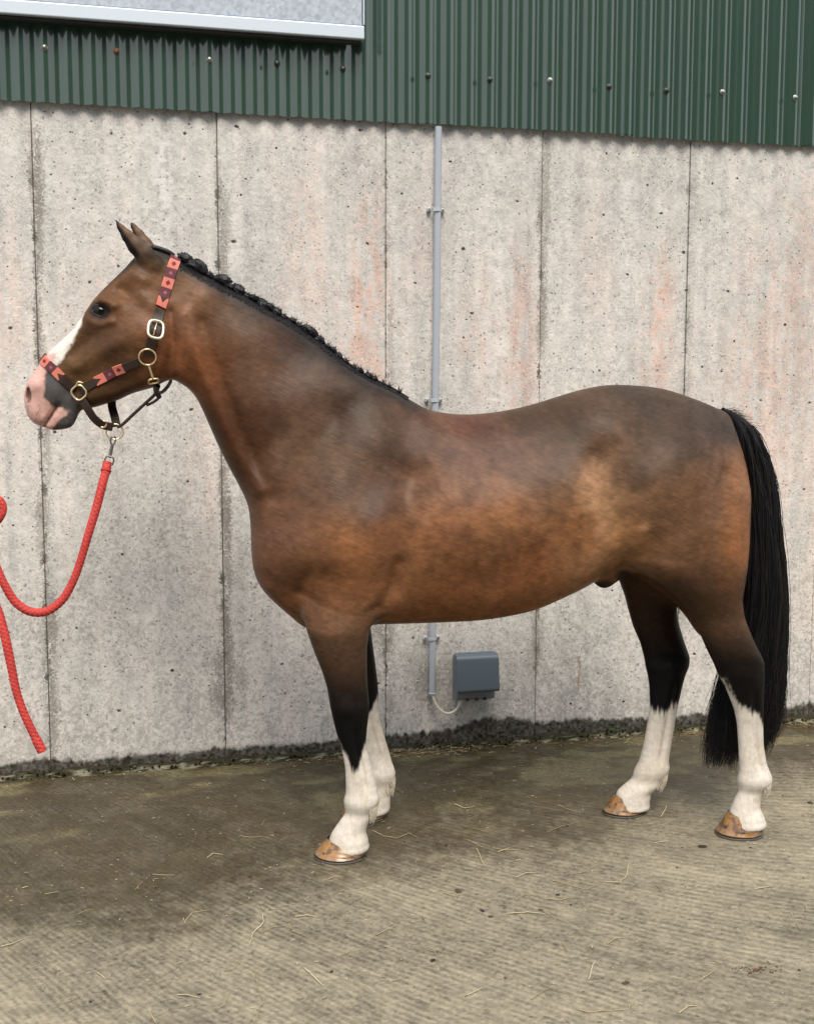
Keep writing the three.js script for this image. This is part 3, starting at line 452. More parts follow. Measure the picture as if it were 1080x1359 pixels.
// coat colours with light and shade mixed in, and a painted flank highlight: [x, y, r, g, b] in sRGB, pixels on the middle plane
const COAT_LIT = [[150, 450, 104, 74, 52], [160, 385, 126, 86, 54], [125, 440, 96, 68, 48], [120, 490, 121, 90, 60], [215, 470, 148, 94, 58], [195, 400, 130, 94, 68], [150, 515, 84, 58, 40], [205, 345, 108, 84, 62],
  [255, 410, 142, 102, 74], [300, 420, 109, 83, 66], [270, 490, 132, 82, 48], [290, 560, 84, 52, 30], [340, 480, 112, 84, 68], [330, 400, 84, 68, 62], [420, 470, 64, 53, 52], [400, 520, 99, 75, 63], [330, 620, 88, 58, 36], [345, 700, 132, 94, 72], [470, 520, 77, 61, 52], [400, 600, 112, 84, 66], [470, 575, 90, 73, 64], [530, 590, 77, 60, 52], [440, 600, 112, 88, 70], [560, 640, 122, 88, 68], [500, 620, 104, 80, 66], [600, 600, 109, 77, 63], [560, 740, 159, 109, 72], [520, 720, 141, 96, 65], [795, 645, 168, 128, 98], [800, 680, 224, 175, 134], [815, 712, 186, 138, 98], [440, 640, 106, 80, 64], [430, 710, 140, 98, 68], [395, 690, 120, 86, 66], [510, 660, 88, 64, 52], [470, 740, 164, 110, 69], [400, 780, 130, 87, 54], [360, 760, 125, 87, 63],
  [560, 570, 101, 72, 57], [620, 570, 99, 66, 53], [620, 630, 128, 92, 74], [690, 600, 103, 75, 63], [580, 700, 152, 105, 74], [660, 700, 159, 110, 74], [600, 780, 152, 99, 58], [700, 760, 161, 105, 65], [740, 640, 105, 79, 63], [700, 560, 81, 61, 52], [770, 700, 177, 121, 76], [800, 662, 180, 138, 104], [830, 720, 190, 137, 90], [760, 570, 77, 61, 52], [740, 620, 88, 68, 57], [850, 540, 77, 63, 54], [910, 580, 74, 60, 52], [850, 620, 96, 76, 64], [880, 690, 134, 101, 78], [940, 640, 122, 90, 68], [985, 640, 156, 108, 72], [980, 720, 156, 102, 60], [930, 740, 110, 80, 58], [870, 740, 124, 90, 66], [950, 560, 77, 66, 61], [960, 780, 110, 74, 46], [900, 775, 103, 72, 52]].map(([x, y, r, g, b]) => [...surfUV(x, y), lin(r), lin(g), lin(b)]);
const lineV = (pts, w) => { const q = pts.map(([x, y]) => UV(x, y, w)); return u => { if (u <= q[0][0]) return q[0][1]; for (let i = 1; i < q.length; i++) if (u <= q[i][0]) return mix(q[i - 1][1], q[i][1], (u - q[i - 1][0]) / (q[i][0] - q[i - 1][0])); return q[q.length - 1][1]; }; };
const sock = { nearFore: lineV([[444, 975], [453, 990], [462, 1008], [470, 1026], [477, 1008], [484, 985], [490, 962]], .17), farFore: lineV([[462, 985], [475, 975], [489, 948], [496, 930], [504, 922]], -.19), nearHind: lineV([[958, 900], [966, 914], [975, 932], [985, 938], [1000, 948], [1008, 956], [1016, 957]], .12), farHind: lineV([[855, 934], [868, 938], [880, 942], [892, 932], [904, 930]], -.13) };
const legCol = { nearFore: [[836, 86, 64, 48], [880, 70, 52, 40], [915, 34, 27, 24], [945, 17, 16, 17]], farFore: [[800, 60, 42, 30], [850, 30, 24, 22], [930, 18, 17, 19]], nearHind: [[790, 78, 56, 41], [825, 84, 62, 47], [850, 58, 44, 35], [875, 28, 23, 21], [900, 15, 14, 16]], farHind: [[770, 66, 44, 28], [830, 46, 32, 24], [860, 24, 20, 20], [890, 16, 16, 19]] };  // far legs darker: their shade is painted in with the black points
for (const k in legCol) legCol[k] = legCol[k].map(([y, r, g, b]) => [UV(k.includes('Fore') ? 460 : 960, y, LEGS[k][12][3])[1], lin(r), lin(g), lin(b)]).sort((a, b) => a[0] - b[0]);
const WHITE = [.70, .655, .59];
const PX2 = (px, py) => UV(px, py);
const inPoly = (pts) => { const q = pts.map(([x, y]) => surfUV(x, y)); return (u, v) => { let s = false, d2 = 1e9; for (let k = 0, l = q.length - 1; k < q.length; l = k++) { const [ax, ay] = q[l], [bx, by] = q[k], ex = bx - ax, ey = by - ay, t = clamp(((u - ax) * ex + (v - ay) * ey) / (ex * ex + ey * ey)); d2 = Math.min(d2, (u - ax - t * ex) ** 2 + (v - ay - t * ey) ** 2); if ((ay > v) !== (by > v) && u < (bx - ax) * (v - ay) / (by - ay) + ax) s = !s; } return (s ? 1 : -1) * Math.sqrt(d2); }; };
const blaze = inPoly([[112, 414], [109, 430], [104, 440], [98, 452], [92, 465], [84, 478], [74, 488], [20, 500], [20, 440], [90, 400]]);
const pinkA = inPoly([[78, 468], [64, 490], [60, 505], [58, 528], [66, 534], [74, 542], [66, 555], [60, 570], [20, 590], [10, 470]]);
const pinkB = inPoly([[76, 540], [84, 541], [94, 545], [88, 552], [78, 558], [70, 572], [58, 580], [60, 567]]);
const greyM = inPoly([[62, 486], [74, 492], [90, 508], [104, 528], [106, 545], [104, 560], [96, 572], [70, 575], [78, 560], [88, 552], [76, 541], [66, 532], [57, 526], [58, 505]]);
const eyeC = surfUV(134, 413), earC = surfUV(185, 355);
const mouthL = [surfUV(59, 568), surfUV(66, 555), surfUV(77, 538)];
const crestPts = [[198, 331], [228, 340], [264, 361], [308, 385], [350, 408], [384, 427], [423, 453], [464, 486], [488, 501], [519, 516], [548, 534]].map(([x, y]) => UV(x, y));
function segDist(q, u, v) { let d2 = 1e9; for (let k = 1; k < q.length; k++) { const [ax, ay] = q[k - 1], [bx, by] = q[k], ex = bx - ax, ey = by - ay, t = clamp(((u - ax) * ex + (v - ay) * ey) / (ex * ex + ey * ey)); d2 = Math.min(d2, (u - ax - t * ex) ** 2 + (v - ay - t * ey) ** 2); } return Math.sqrt(d2); }
const thighDark = UV(932, 800, .26), elbowU = UV(400, 800)[0];
const COATK = .74;
function cell(x, y, s) { const xi = Math.floor(x), yi = Math.floor(y); let d = 9; for (let a = -1; a <= 1; a++) for (let b = -1; b <= 1; b++) { const q = (xi + a + ih(xi + a, yi + b, s) - x) ** 2 + (yi + b + ih(xi + a, yi + b, s + 7) - y) ** 2; if (q < d) d = q; } return Math.sqrt(d); }
function coat(u, v, w) {
  let sr = 0, sg = 0, sb = 0, s = 0;
  const wu = u + (fbm(u * 9, v * 9 + w * 3, 301, 4) - .5) * .11, wv = v + (fbm(u * 9 + 9, v * 9 - w * 3, 311, 4) - .5) * .11;
  for (const c of COAT_LIT) { const q = (wu - c[0]) ** 2 + (wv - c[1]) ** 2, k = 1 / Math.pow(q + .0035, 2); sr += k * c[2]; sg += k * c[3]; sb += k * c[4]; s += k; }
  let r = sr / s, g = sg / s, b = sb / s;
  // dapples, roan flecks and hair-fine variation
  const dap = fbm(u * 32, v * 32 + w * 9, 331, 3), hair = fbm(u * 60 + v * 30, v * 170 - u * 20, 341, 2), cl = fbm(u * 11 - w * 4, v * 11, 351, 3);
  const spot = cell(u * 21 + (dap - .5) * .8, v * 23 + (cl - .5), 777), barrel = sst(-.1, .2, u) * sst(1.05, .8, u) * sst(.9, 1.05, v) * sst(1.5, 1.38, v);
  let k = (1 + barrel * .22 * (sst(.75, .2, spot) - .5) + (dap - .5) * .50 + (hair - .5) * .42 + (cl - .5) * .28) * COATK; { const m = (r + g + b) / 3; r = mix(m, r, .90); g = mix(m, g, 1.0); b = mix(m, b, .88); } r *= k * 1.05; g *= k * 1.03; b *= k * .94;
  const set = (c, t) => { r = mix(r, c[0], t); g = mix(g, c[1], t); b = mix(b, c[2], t); };
  // black along the crest
  const dc = segDist(crestPts, u, v) + (fbm(u * 40, v * 40, 361, 2) - .5) * .02; set([.022, .02, .021], sst(.060, .012, dc) * .85);
  // legs
  let leg = null, legD = 0; if (v < 1.14) { let best = .04; for (const nme in legT) { const T = legT[nme]; if (v < T.top - .03) { const d = legF(T, u, v, w); if (d < best) { best = legD = d; leg = nme; } } } }
  if (leg) {
    const C = legCol[leg]; let c; if (v <= C[0][0]) c = C[0].slice(1); else if (v >= C[C.length - 1][0]) c = C[C.length - 1].slice(1); else for (let i = 1; i < C.length; i++) if (v <= C[i][0]) { const t = (v - C[i - 1][0]) / (C[i][0] - C[i - 1][0]); c = [1, 2, 3].map(q => mix(C[i - 1][q], C[i][q], t)); break; }
    const top = C[C.length - 1][0]; const t = sst(top + .17, top - .03, v + (cl - .5) * .10) * sst(.04, .012, legD) * sst(1.13, .93, v); set(c.map(x => x * (1 + (hair - .5) * .5)), t);
    const e = sock[leg](u) - v + (fbm(u * 130 + w * 40, v * 14 + w * 90, 371, 3) - .5) * .05; const wt = sst(-.012, .016, e), grey = sst(-.02, .03, e) * .35;
    const dirty = sst(.45, .72, fbm(u * 14, v * 18 + w * 10, 381, 4)) * .30;
    set([.25, .25, .26], grey * (1 - wt)); set(WHITE.map((x, i) => x * (1 - dirty * [.3, .36, .5][i]) * (1 + (hair - .5) * .16)), wt);
  }
  // sheath and groin
  const p = [u, v, w]; if (u > .5 && u < 1.15 && v > .7 && v < 1.05) { const q = Math.min(ell(p, ...SHEATH), ell(p, ...SHEATH2)); set([.012, .011, .012], sst(.012, -.002, q)); }
  if (Math.hypot(u - thighDark[0], v - thighDark[1]) < .2 && w > 0) set([.045, .027, .015], .6 * sst(.14, .02, Math.hypot((u - thighDark[0]) * .8, v - thighDark[1]) + (cl - .5) * .08));
  // face
  if (u < -.55 && v > 1.3) {
    const n = (fbm(u * 90, v * 90, 391, 2) - .5) * .012;
    
    set([.80, .77, .72], sst(-.004, .006, blaze(u, v) + n));
    set([.105, .105, .11], sst(-.008, .012, greyM(u, v) + n) * .93);
    const pk = .85 + .3 * fbm(u * 50, v * 50, 397, 3);
    set([.74 * pk, .46 * pk, .41 * pk], Math.max(sst(-.004, .006, pinkA(u, v) + n), sst(-.003, .005, pinkB(u, v) + n)));
    set([.10, .045, .04], sst(.006, .002, segDist(mouthL, u, v)) * .8);
    for (const [c, rd] of NOS) { const q = ell(p, c, rd); set([.10, .045, .042], sst(.004, -.001, q) * .85); }
    const de = Math.hypot((u - eyeC[0]) / 1.4, (v - eyeC[1])); set([.016, .013, .012], sst(.034, .020, de + n) * .95);
    if (v > 1.9) for (let k = 0; k < 2; k++) { const c = EARS[k], A = c[1], B = c[5], ex = B[0] - A[0], ey = B[1] - A[1], l = Math.hypot(ex, ey), t = ((u - A[0]) * ex + (v - A[1]) * ey) / (l * l), o = ((u - A[0]) * -ey + (v - A[1]) * ex) / l, h = Math.hypot(u - EARIN[k][0], v - EARIN[k][1], (w - EARIN[k][2]) * 1.2); if (t > -.3 && Math.sign(w) === Math.sign(A[2])) { const rdx = mix(.03, .004, clamp(t)); set([.15, .098, .066], sst(-.2, .2, t) * .7); set([.012, .011, .011], Math.max(sst(.80, 1, t), sst(.15, .55, o / rdx) * sst(-.1, .1, t), 0)); } }
    const dr = Math.hypot(u - earC[0], v - earC[1]); set([.05, .035, .027], sst(.05, .01, dr + n * 2) * .4);
  }
  return [Math.max(r, .004), Math.max(g, .004), Math.max(b, .004)];
}
console.log('fields ready');
const body3 = netMesh(F, [-1.14, .02, -.37], [1.62, 2.16, .37], .006);
console.log('body verts', body3.pos.length / 3, 'tris', body3.idx.length / 3);
function finish(pos, idx, fn, colour) {
  const n = pos.length / 3, nor = new Float32Array(pos.length), col = new Float32Array(pos.length), uv = new Float32Array(n * 2), e = .005;
  for (let i = 0; i < n; i++) {
    const x = pos[3 * i], y = pos[3 * i + 1], z = pos[3 * i + 2];
    if (fn) { let a = fn(x + e, y, z) - fn(x - e, y, z), b = fn(x, y + e, z) - fn(x, y - e, z), c = fn(x, y, z + e) - fn(x, y, z - e); const l = Math.hypot(a, b, c) || 1; nor.set([a / l, b / l, c / l], 3 * i); }
    col.set(colour(x, y, z), 3 * i); uv[2 * i] = (x + 1.3) / 3; uv[2 * i + 1] = (y + .2) / 3;
  }
  const g = new THREE.BufferGeometry(); g.setAttribute('position', new THREE.BufferAttribute(pos, 3)); g.setAttribute('uv', new THREE.BufferAttribute(uv, 2)); g.setAttribute('color', new THREE.BufferAttribute(col, 3)); g.setIndex(idx);
  if (fn) g.setAttribute('normal', new THREE.BufferAttribute(nor, 3)); else g.computeVertexNormals();
  return g;
}
const bodyGeo = finish(body3.pos, body3.idx, F, coat);
const hairTex = (() => { const w = 2048, d = new Uint8Array(w * w * 4), a = rad(-24), ca = Math.cos(a), sa = Math.sin(a);
  for (let y = 0; y < w; y++) for (let x = 0; x < w; x++) { const X = x / w * 3, Y = y / w * 3, bw = (fbm(X * 9, Y * 9, 611, 2) - .5) * .012, l = X * ca + Y * sa, c = -X * sa + Y * ca + bw; const lk = sst(.72, .60, Y - .2), hk = sst(.50, .38, X), iso = fbm(X * 150, Y * 150, 631, 2); const n = mix(mix(fbm(l * 34, c * 210, 601, 2), fbm(X * 190, Y * 26, 641, 2) * .5 + iso * .5, lk), iso, hk * .8) * .6 + fbm(X * 80, Y * 80, 621, 2) * .4, v = Math.round(255 * clamp(.80 + (n - .5) * .42)), i = (y * w + x) * 4; d[i] = d[i + 1] = d[i + 2] = v; d[i + 3] = 255; }
  const t = dataTex(d, w, w, false); return t; })();
const coatMat = phys({ vertexColors: true, map: hairTex, bumpMap: hairTex, bumpScale: .0014, roughness: .40, specularIntensity: .22 });
mesh('body', bodyGeo, coatMat, horse);

// eyes: ball, and lids as a rim
for (const s of [1, -1]) {
  // push the ball into its socket along w
  let w = .13; while (F(eyeC[0], eyeC[1], w) > 0 && w > .02) w -= .001;
  const e = new THREE.Group(); e.name = 'eye'; horse.add(e); e.position.set(eyeC[0], eyeC[1], s * (w - .0150));
  const ball = mesh('eyeball', new THREE.SphereGeometry(.0275, 32, 24), phys({ color: rgb(.004, .0035, .004), roughness: .03, specularIntensity: .7 }), e); ball.scale.set(1.15, .82, .9);
  const lid = (a0, a1, ry, m) => { const p = []; for (let i = 0; i <= 12; i++) { const a = mix(a0, a1, i / 12); p.push(new THREE.Vector3(Math.cos(a) * .0300, Math.sin(a) * ry, s * (.0155 - .010 * Math.cos(a) ** 2))); } return mesh(m, tube(p, .0046, { seg: 24, sides: 8 }), std({ color: rgb(.014, .012, .012), roughness: .55 }), e); };
  lid(rad(-8), rad(188), .0185, 'upper_lid'); lid(rad(-8), rad(-172), .0165, 'lower_lid');
  e.rotation.z = rad(-14);
  const bm = lid; void bm;
}
// hooves with shoes
const hoofMats = [0, 1, 2, 3].map((k) => {
  const w = 256, h = 128, c = new Uint8Array(w * h * 4);
  for (let y = 0; y < h; y++) for (let x = 0; x < w; x++) {
    const u = x / w * 6, v = y / h; const n = fbm(u * 2 + k * 20, v * 3, 401, 4), st = fbm(u * 14 + k * 9, v * 1.4, 411, 3), sp = fbm(u * 5 + k * 7, v * 5, 421, 3);
    let r = .28 * (.35 + n), g = .142 * (.3 + n), b = .038 * (.3 + n); const pal = sst(.5, .68, st); r = mix(r, .36, pal * .45); g = mix(g, .23, pal * .45); b = mix(b, .10, pal * .45);
    const dk = sst(.52, .66, sp) * .85; r = mix(r, .07, dk); g = mix(g, .035, dk); b = mix(b, .02, dk);
    const gy = sst(.40, .12, v + (n - .5) * .4) * sst(.40, .58, fbm(u * 6 + k, v * 6, 431, 3)) * .55; r = mix(r, .24, gy); g = mix(g, .20, gy); b = mix(b, .18, gy);
    for (let q = 0; q < 6; q++) { const dx = u / 6 * 40 - (4 + q * 6 + k * .7), dy = (v - .34 - .03 * Math.sin(q * 3 + k)) * 12; if (dx * dx + dy * dy < .32) { r = g = b = .02; } }
    const i = (y * w + x) * 4; c[i] = srgbByte(r); c[i + 1] = srgbByte(g); c[i + 2] = srgbByte(b); c[i + 3] = 255;
  }
  return phys({ map: dataTex(c, w, h, true, THREE.RepeatWrapping), roughness: .38, clearcoat: .6, clearcoatRoughness: .22 });
});
const shoeMat = std({ color: rgb(.16, .155, .15), roughness: .5, metalness: .7 });
// [leg, toe x, heel x, sole y, coronet front x, coronet rear x, coronet y, heel-top y]
[['nearFore', 417, 486, 1140, 434, 489, 1111, 1123, .9], ['farFore', 453, 513, 1083, 458, 516, 1062, 1070, .9], ['nearHind', 948, 1013, 1106, 965, 1016, 1076, 1092, .82], ['farHind', 798.5, 854, 1080, 815, 860, 1053, 1066, .82]].forEach(([name, xt, xh, ys, cf, cr, yc, yh, q], k) => {
  const w = LEGS[name][LEGS[name].length - 1][3], hf = new THREE.Group(); hf.name = 'hoof'; horse.add(hf);
  const a = UV(xt, ys, w)[0], b = UV(xh, ys, w)[0], c = UV(cf, yc, w), d = UV(cr, yh, w); const tv = tanView((xt + xh) / 2) * q, sh = 1 / Math.sqrt(1 + tv * tv);
  const cu0 = (a + b) / 2, ru0 = (b - a) / 2 * sh, cu1 = (c[0] + d[0]) / 2, ru1 = (d[0] - c[0]) / 2 * sh * .98, vf = c[1], vr = d[1];
  const N = 40, M = 10, pos = [], uv = [], idx = [], y0 = .010;
  for (let j = 0; j <= M; j++) for (let i = 0; i <= N; i++) {
    const t = j / M, an = i / N * Math.PI * 2, ca = Math.cos(an), sa = Math.sin(an);           // an = pi is the toe
    const ru = mix(ru0, ru1, t) * (1 + .015 * Math.sin(t * 22) * (1 - t)), cu = mix(cu0, cu1, t), rw = ru * q * mix(1.02, .95, t) * (1 - .12 * Math.max(0, ca) ** 3);
    const vt = mix(vf, vr, (ca + 1) / 2) - .003; let v = mix(y0, vt, t); const heel = Math.max(0, ca);
    pos.push(cu + ca * ru * (ca > 0 ? 1 - .06 * heel * (1 - t) : 1), v, w + sa * rw); uv.push((i / N), t);
  }
  for (let j = 0; j < M; j++) for (let i = 0; i < N; i++) { const p = j * (N + 1) + i; idx.push(p, p + N + 1, p + 1, p + 1, p + N + 1, p + N + 2); }
  const base = pos.length / 3; pos.push(cu0, y0, w); uv.push(.5, 0); for (let i = 0; i < N; i++) idx.push(base, i, i + 1);
  const g = new THREE.BufferGeometry(); g.setAttribute('position', new THREE.Float32BufferAttribute(pos, 3)); g.setAttribute('uv', new THREE.Float32BufferAttribute(uv, 2)); g.setIndex(idx); g.computeVertexNormals();
  mesh('hoof_wall', g, hoofMats[k], hf);
  const s = new THREE.Shape(), hole = new THREE.Path(); const R = ru0 * 1.0, Q = ru0 * q * 1.02;
  for (let i = 0; i <= 40; i++) { const an = rad(38) + (i / 40) * rad(284), x = Math.cos(an) * R, y = Math.sin(an) * Q; i ? s.lineTo(x, y) : s.moveTo(x, y); }
  for (let i = 40; i >= 0; i--) { const an = rad(38) + (i / 40) * rad(284), x = Math.cos(an) * (R - .024), y = Math.sin(an) * (Q - .022); s.lineTo(x, y); } s.closePath();
  const sg = new THREE.ExtrudeGeometry(s, { depth: .004, bevelEnabled: true, bevelThickness: .0015, bevelSize: .0015, bevelSegments: 2 }); sg.rotateX(-Math.PI / 2);
  const so = mesh('horseshoe', sg, shoeMat, hf); so.position.set(cu0, .0025, w);
});
console.log('hooves');
// === HAIR ===
// many thin three-sided strands in one geometry
function strands(list) {                                            // list of [points, r0, r1]
  let nv = 0, ni = 0; for (const [p] of list) { nv += p.length * 3; ni += (p.length - 1) * 18; }
  const tint = list[0][3] ? new Float32Array(nv * 3) : null; const pos = new Float32Array(nv * 3), nor = new Float32Array(nv * 3), idx = new Uint32Array(ni); let v = 0, q = 0;
  const t = new THREE.Vector3(), a = new THREE.Vector3(), b = new THREE.Vector3(), ref = new THREE.Vector3(.3, .2, .93);
  for (const [p, r0, r1, tc] of list) {
    const n = p.length, s0 = v;
    for (let i = 0; i < n; i++) {
      t.subVectors(p[Math.min(n - 1, i + 1)], p[Math.max(0, i - 1)]).normalize(); a.crossVectors(t, ref).normalize(); b.crossVectors(a, t);
      const r = mix(r0, r1, (i / (n - 1)) ** 2);
      for (let k = 0; k < 3; k++) { const an = k * 2.0944, c = Math.cos(an), s = Math.sin(an), x = a.x * c + b.x * s, y = a.y * c + b.y * s, z = a.z * c + b.z * s; pos[3 * v] = p[i].x + x * r; pos[3 * v + 1] = p[i].y + y * r; pos[3 * v + 2] = p[i].z + z * r; nor[3 * v] = x; nor[3 * v + 1] = y; nor[3 * v + 2] = z; if (tint) tint.set(tc, 3 * v); v++; }
    }
    for (let i = 0; i < n - 1; i++) for (let k = 0; k < 3; k++) { const o = s0 + i * 3 + k, o2 = s0 + i * 3 + (k + 1) % 3; idx[q++] = o; idx[q++] = o + 3; idx[q++] = o2; idx[q++] = o2; idx[q++] = o + 3; idx[q++] = o2 + 3; }
  }
  const g = new THREE.BufferGeometry(); g.setAttribute('position', new THREE.BufferAttribute(pos, 3)); g.setAttribute('normal', new THREE.BufferAttribute(nor, 3)); if (tint) g.setAttribute('color', new THREE.BufferAttribute(tint, 3)); g.setIndex(new THREE.BufferAttribute(idx, 1)); return g;
}
const hairMat = phys({ color: rgb(.008, .008, .0105), roughness: .45, specularIntensity: .5 });
const featherMat = std({ color: rgb(.66, .60, .50), roughness: .7 });
{ // tail: rows of [y, centre x, half width px, w]
  const rows = [[543, 958, 7], [552, 972, 11], [568, 985, 16], [590, 992, 21], [630, 1002, 24], [680, 1007, 28], [740, 1009, 31], [800, 1008, 35], [850, 1004, 38], [890, 998, 43], [930, 991, 48], [965, 986, 50], [995, 980, 46], [1018, 972, 40]];
  const P = rows.map(([y, x, h]) => { const [u, v] = UV(x, y, -.01); const [u2] = UV(x + h, y, -.01); return new THREE.Vector4(u, v, u2 - u, 0); });
  const at = t => { const x = clamp(t, 0, 1) * (P.length - 1), i = Math.min(P.length - 2, Math.floor(x)), f = x - i; const g = (a) => { const p0 = P[Math.max(0, i - 1)][a], p1 = P[i][a], p2 = P[i + 1][a], p3 = P[Math.min(P.length - 1, i + 2)][a]; return .5 * (2 * p1 + (p2 - p0) * f + (2 * p0 - 5 * p1 + 4 * p2 - p3) * f * f + (3 * p1 - p0 - 3 * p2 + p3) * f * f * f); }; return [g('x'), g('y'), g('z')]; };
  const list = [];
  for (let s = 0; s < 3600; s++) {
    const r = Math.sqrt(rnd()) * (rnd() < .06 ? 1.12 : 1), a = rnd() * Math.PI * 2, ou = Math.cos(a) * r, ow = Math.sin(a) * r, t0 = rnd() * .26 * (r > .6 ? 1 : .7), left = ou < -.1, t1 = mix(.76, 1.0, Math.pow(rnd(), .6)) * (left ? 1 : .965) - (r > .95 ? .05 : 0);
    const n = 20, p = [], ph = rnd() * 6.28, am = rr(.002, .007), cl = Math.floor(a * 5 + r * 3), cph = cl * 1.7;
    for (let i = 0; i <= n; i++) {
      const t = mix(t0, t1, i / n), [u, v, h] = at(t), k = sst(0, .3, (i / n)), wob = (Math.sin(t * 26 + cph) * .007 + Math.sin(t * 11 + ow * 2) * .006) * k + Math.sin(t * 47 + ph) * am * .4 * k, dr = 1 + .25 * sst(.8, 1, t) * (rnd() - .5) * 0;
      const hm = Math.max(.012, h), tip = sst(.75, 1, i / n) * (ih(s, 3, 9) - .5) * .03;
      p.push(new THREE.Vector3(u + ou * hm * mix(.35, 1, k) * dr + wob + tip, v + (t < .2 ? ow * .006 : 0), -.01 + ow * Math.min(.062, hm * .62) * mix(.4, 1, k) + Math.cos(t * 19 + cph) * .004 * k));
    }
    { const b = rr(.5, 1.6), br = rnd() < .08 ? 1 : 0; list.push([p, .0012, .0004, [b * mix(.0075, .020, br), b * mix(.0075, .014, br), b * mix(.0095, .010, br)]]); }
  }
  // fly-away hairs at the dock
  for (let s = 0; s < 50; s++) { const t = rr(.02, .16), [u, v, h] = at(t); const d = new THREE.Vector3(rr(.5, 1.1), rr(-.35, .3), rr(-.5, .5)).normalize(), L = rr(.02, .05); const o = new THREE.Vector3(u + h * .4, v + .004, -.01 + rr(-.02, .02)); list.push([[o, o.clone().addScaledVector(d, L * .5), o.clone().addScaledVector(d, L).add(new THREE.Vector3(.004, -.010, 0))], .0009, .0004, [.03, .024, .018]]); }
  const tl = mesh('tail', strands(list), phys({ vertexColors: true, roughness: .38, specularIntensity: .6 }), horse);
  // the dense inside of the tail
  const pos = [], idx = [], N = 40, M = 14; for (let i = 0; i <= N; i++) { const t = i / N * .9, [u, v, h] = at(t), k = mix(.9, .62, sst(.5, 1, i / N)) * (i === N ? .2 : 1); for (let j = 0; j < M; j++) { const a = j / M * Math.PI * 2, b = 1 + .1 * Math.sin(j * 2.4 + i * .5); pos.push(u + Math.cos(a) * h * k * b, v, -.01 + Math.sin(a) * Math.min(.055, h * .55) * k * b); } }
  for (let i = 0; i < N; i++) for (let j = 0; j < M; j++) { const a = i * M + j, b = i * M + (j + 1) % M; idx.push(a, b, a + M, b, b + M, a + M); }
  const g = new THREE.BufferGeometry(); g.setAttribute('position', new THREE.Float32BufferAttribute(pos, 3)); g.setIndex(idx); g.computeVertexNormals(); mesh('tail_core', g, hairMat, tl);
}
{ // plaited mane
  const crest = new THREE.CatmullRomCurve3([[213, 333], [228, 339], [246, 350], [264, 360], [284, 371], [308, 384], [328, 394], [350, 407], [384, 426], [406, 440], [423, 452], [440, 466], [464, 485], [488, 500], [519, 515], [546, 531]].map(([x, y]) => { const [u, v] = UV(x, y); return new THREE.Vector3(u, v, 0); }));
  const NP = 30; const list = [];
  const knob = (sz, sd) => { const g = new THREE.SphereGeometry(1, 20, 16), p = g.attributes.position; for (let i = 0; i < p.count; i++) { const x = p.getX(i), y = p.getY(i), z = p.getZ(i), th = Math.atan2(y, x), q = 1 + .16 * Math.sin(th * 3 + z * 7 + sd) + .10 * Math.sin(z * 16 + th * 5 + sd * 2) + .10 * (vn3(x * 3 + sd, y * 3, z * 3, 9) - .5); p.setXYZ(i, x * q * sz * 1.5, y * q * sz * .95, z * q * sz * .85); } g.computeVertexNormals(); return g; };
  for (let k = 0; k < NP; k++) {
    const t = .075 + .88 * (k + .5) / NP + rr(-.006, .006), c = crest.getPointAt(t), d = crest.getTangentAt(t), nrm = new THREE.Vector3(-d.y, d.x, 0).multiplyScalar(-1); if (nrm.y < 0) nrm.negate();
    const sz = mix(.0165, .007, sst(.1, 1, t)) * rr(.6, 1.3), h = sz * rr(.1, .8);
    const m = mesh('mane_plait', knob(sz, k * 1.3), hairMat, horse); m.position.copy(c).addScaledVector(nrm, h); m.position.z = rr(.002, .012) * (1 - t * .5); m.rotation.z = Math.atan2(d.y, d.x) + rr(-.4, .4); m.rotation.x = rr(-.5, .5);
    for (let q = 0; q < 16; q++) { const o = m.position.clone().addScaledVector(nrm, sz * .6).addScaledVector(d, rr(-sz, sz)); const e = nrm.clone().multiplyScalar(rr(.3, 1)).addScaledVector(d, rr(-1, 1)).add(new THREE.Vector3(0, 0, rr(-.6, .6))).normalize(), L = rr(.006, .02); list.push([[o, o.clone().addScaledVector(e, L * .6), o.clone().addScaledVector(e, L).addScaledVector(d, rr(-.004, .004))], .0008, .0003]); }
  }
  // hair drawn up from the neck into the plaits, on both sides of the crest
  for (let s = 0; s < 3400; s++) {
    const t = rr(.06, .985), c = crest.getPointAt(t), d = crest.getTangentAt(t), nrm = new THREE.Vector3(-d.y, d.x, 0); if (nrm.y < 0) nrm.negate(); const sd = rnd() < .62 ? 1 : -1, dep = rr(.004, mix(.034, .012, t)), pts = [];
    for (let i = 0; i < 5; i++) { const f = i / 4, q = c.clone().addScaledVector(nrm, mix(-dep, mix(.016, .004, t), f)).addScaledVector(d, (f - .5) * rr(-.01, .012)); let w = .09; while (w > .001 && F(q.x, q.y, w) > 0) w -= .002; q.z = sd * (w + .0016); pts.push(q); }
    list.push([pts, .0011, .0007]);
  }
  mesh('mane', strands(list), hairMat, horse);
  const fl = mesh('forelock', tube([pt(196, 333, 0), pt(204, 329, .004), pt(214, 331, .004), pt(224, 335, .004), pt(231, 340, 0)].map(a => new THREE.Vector3(...a)), .009, { seg: 24, sides: 10 }), hairMat, horse); void fl;
}
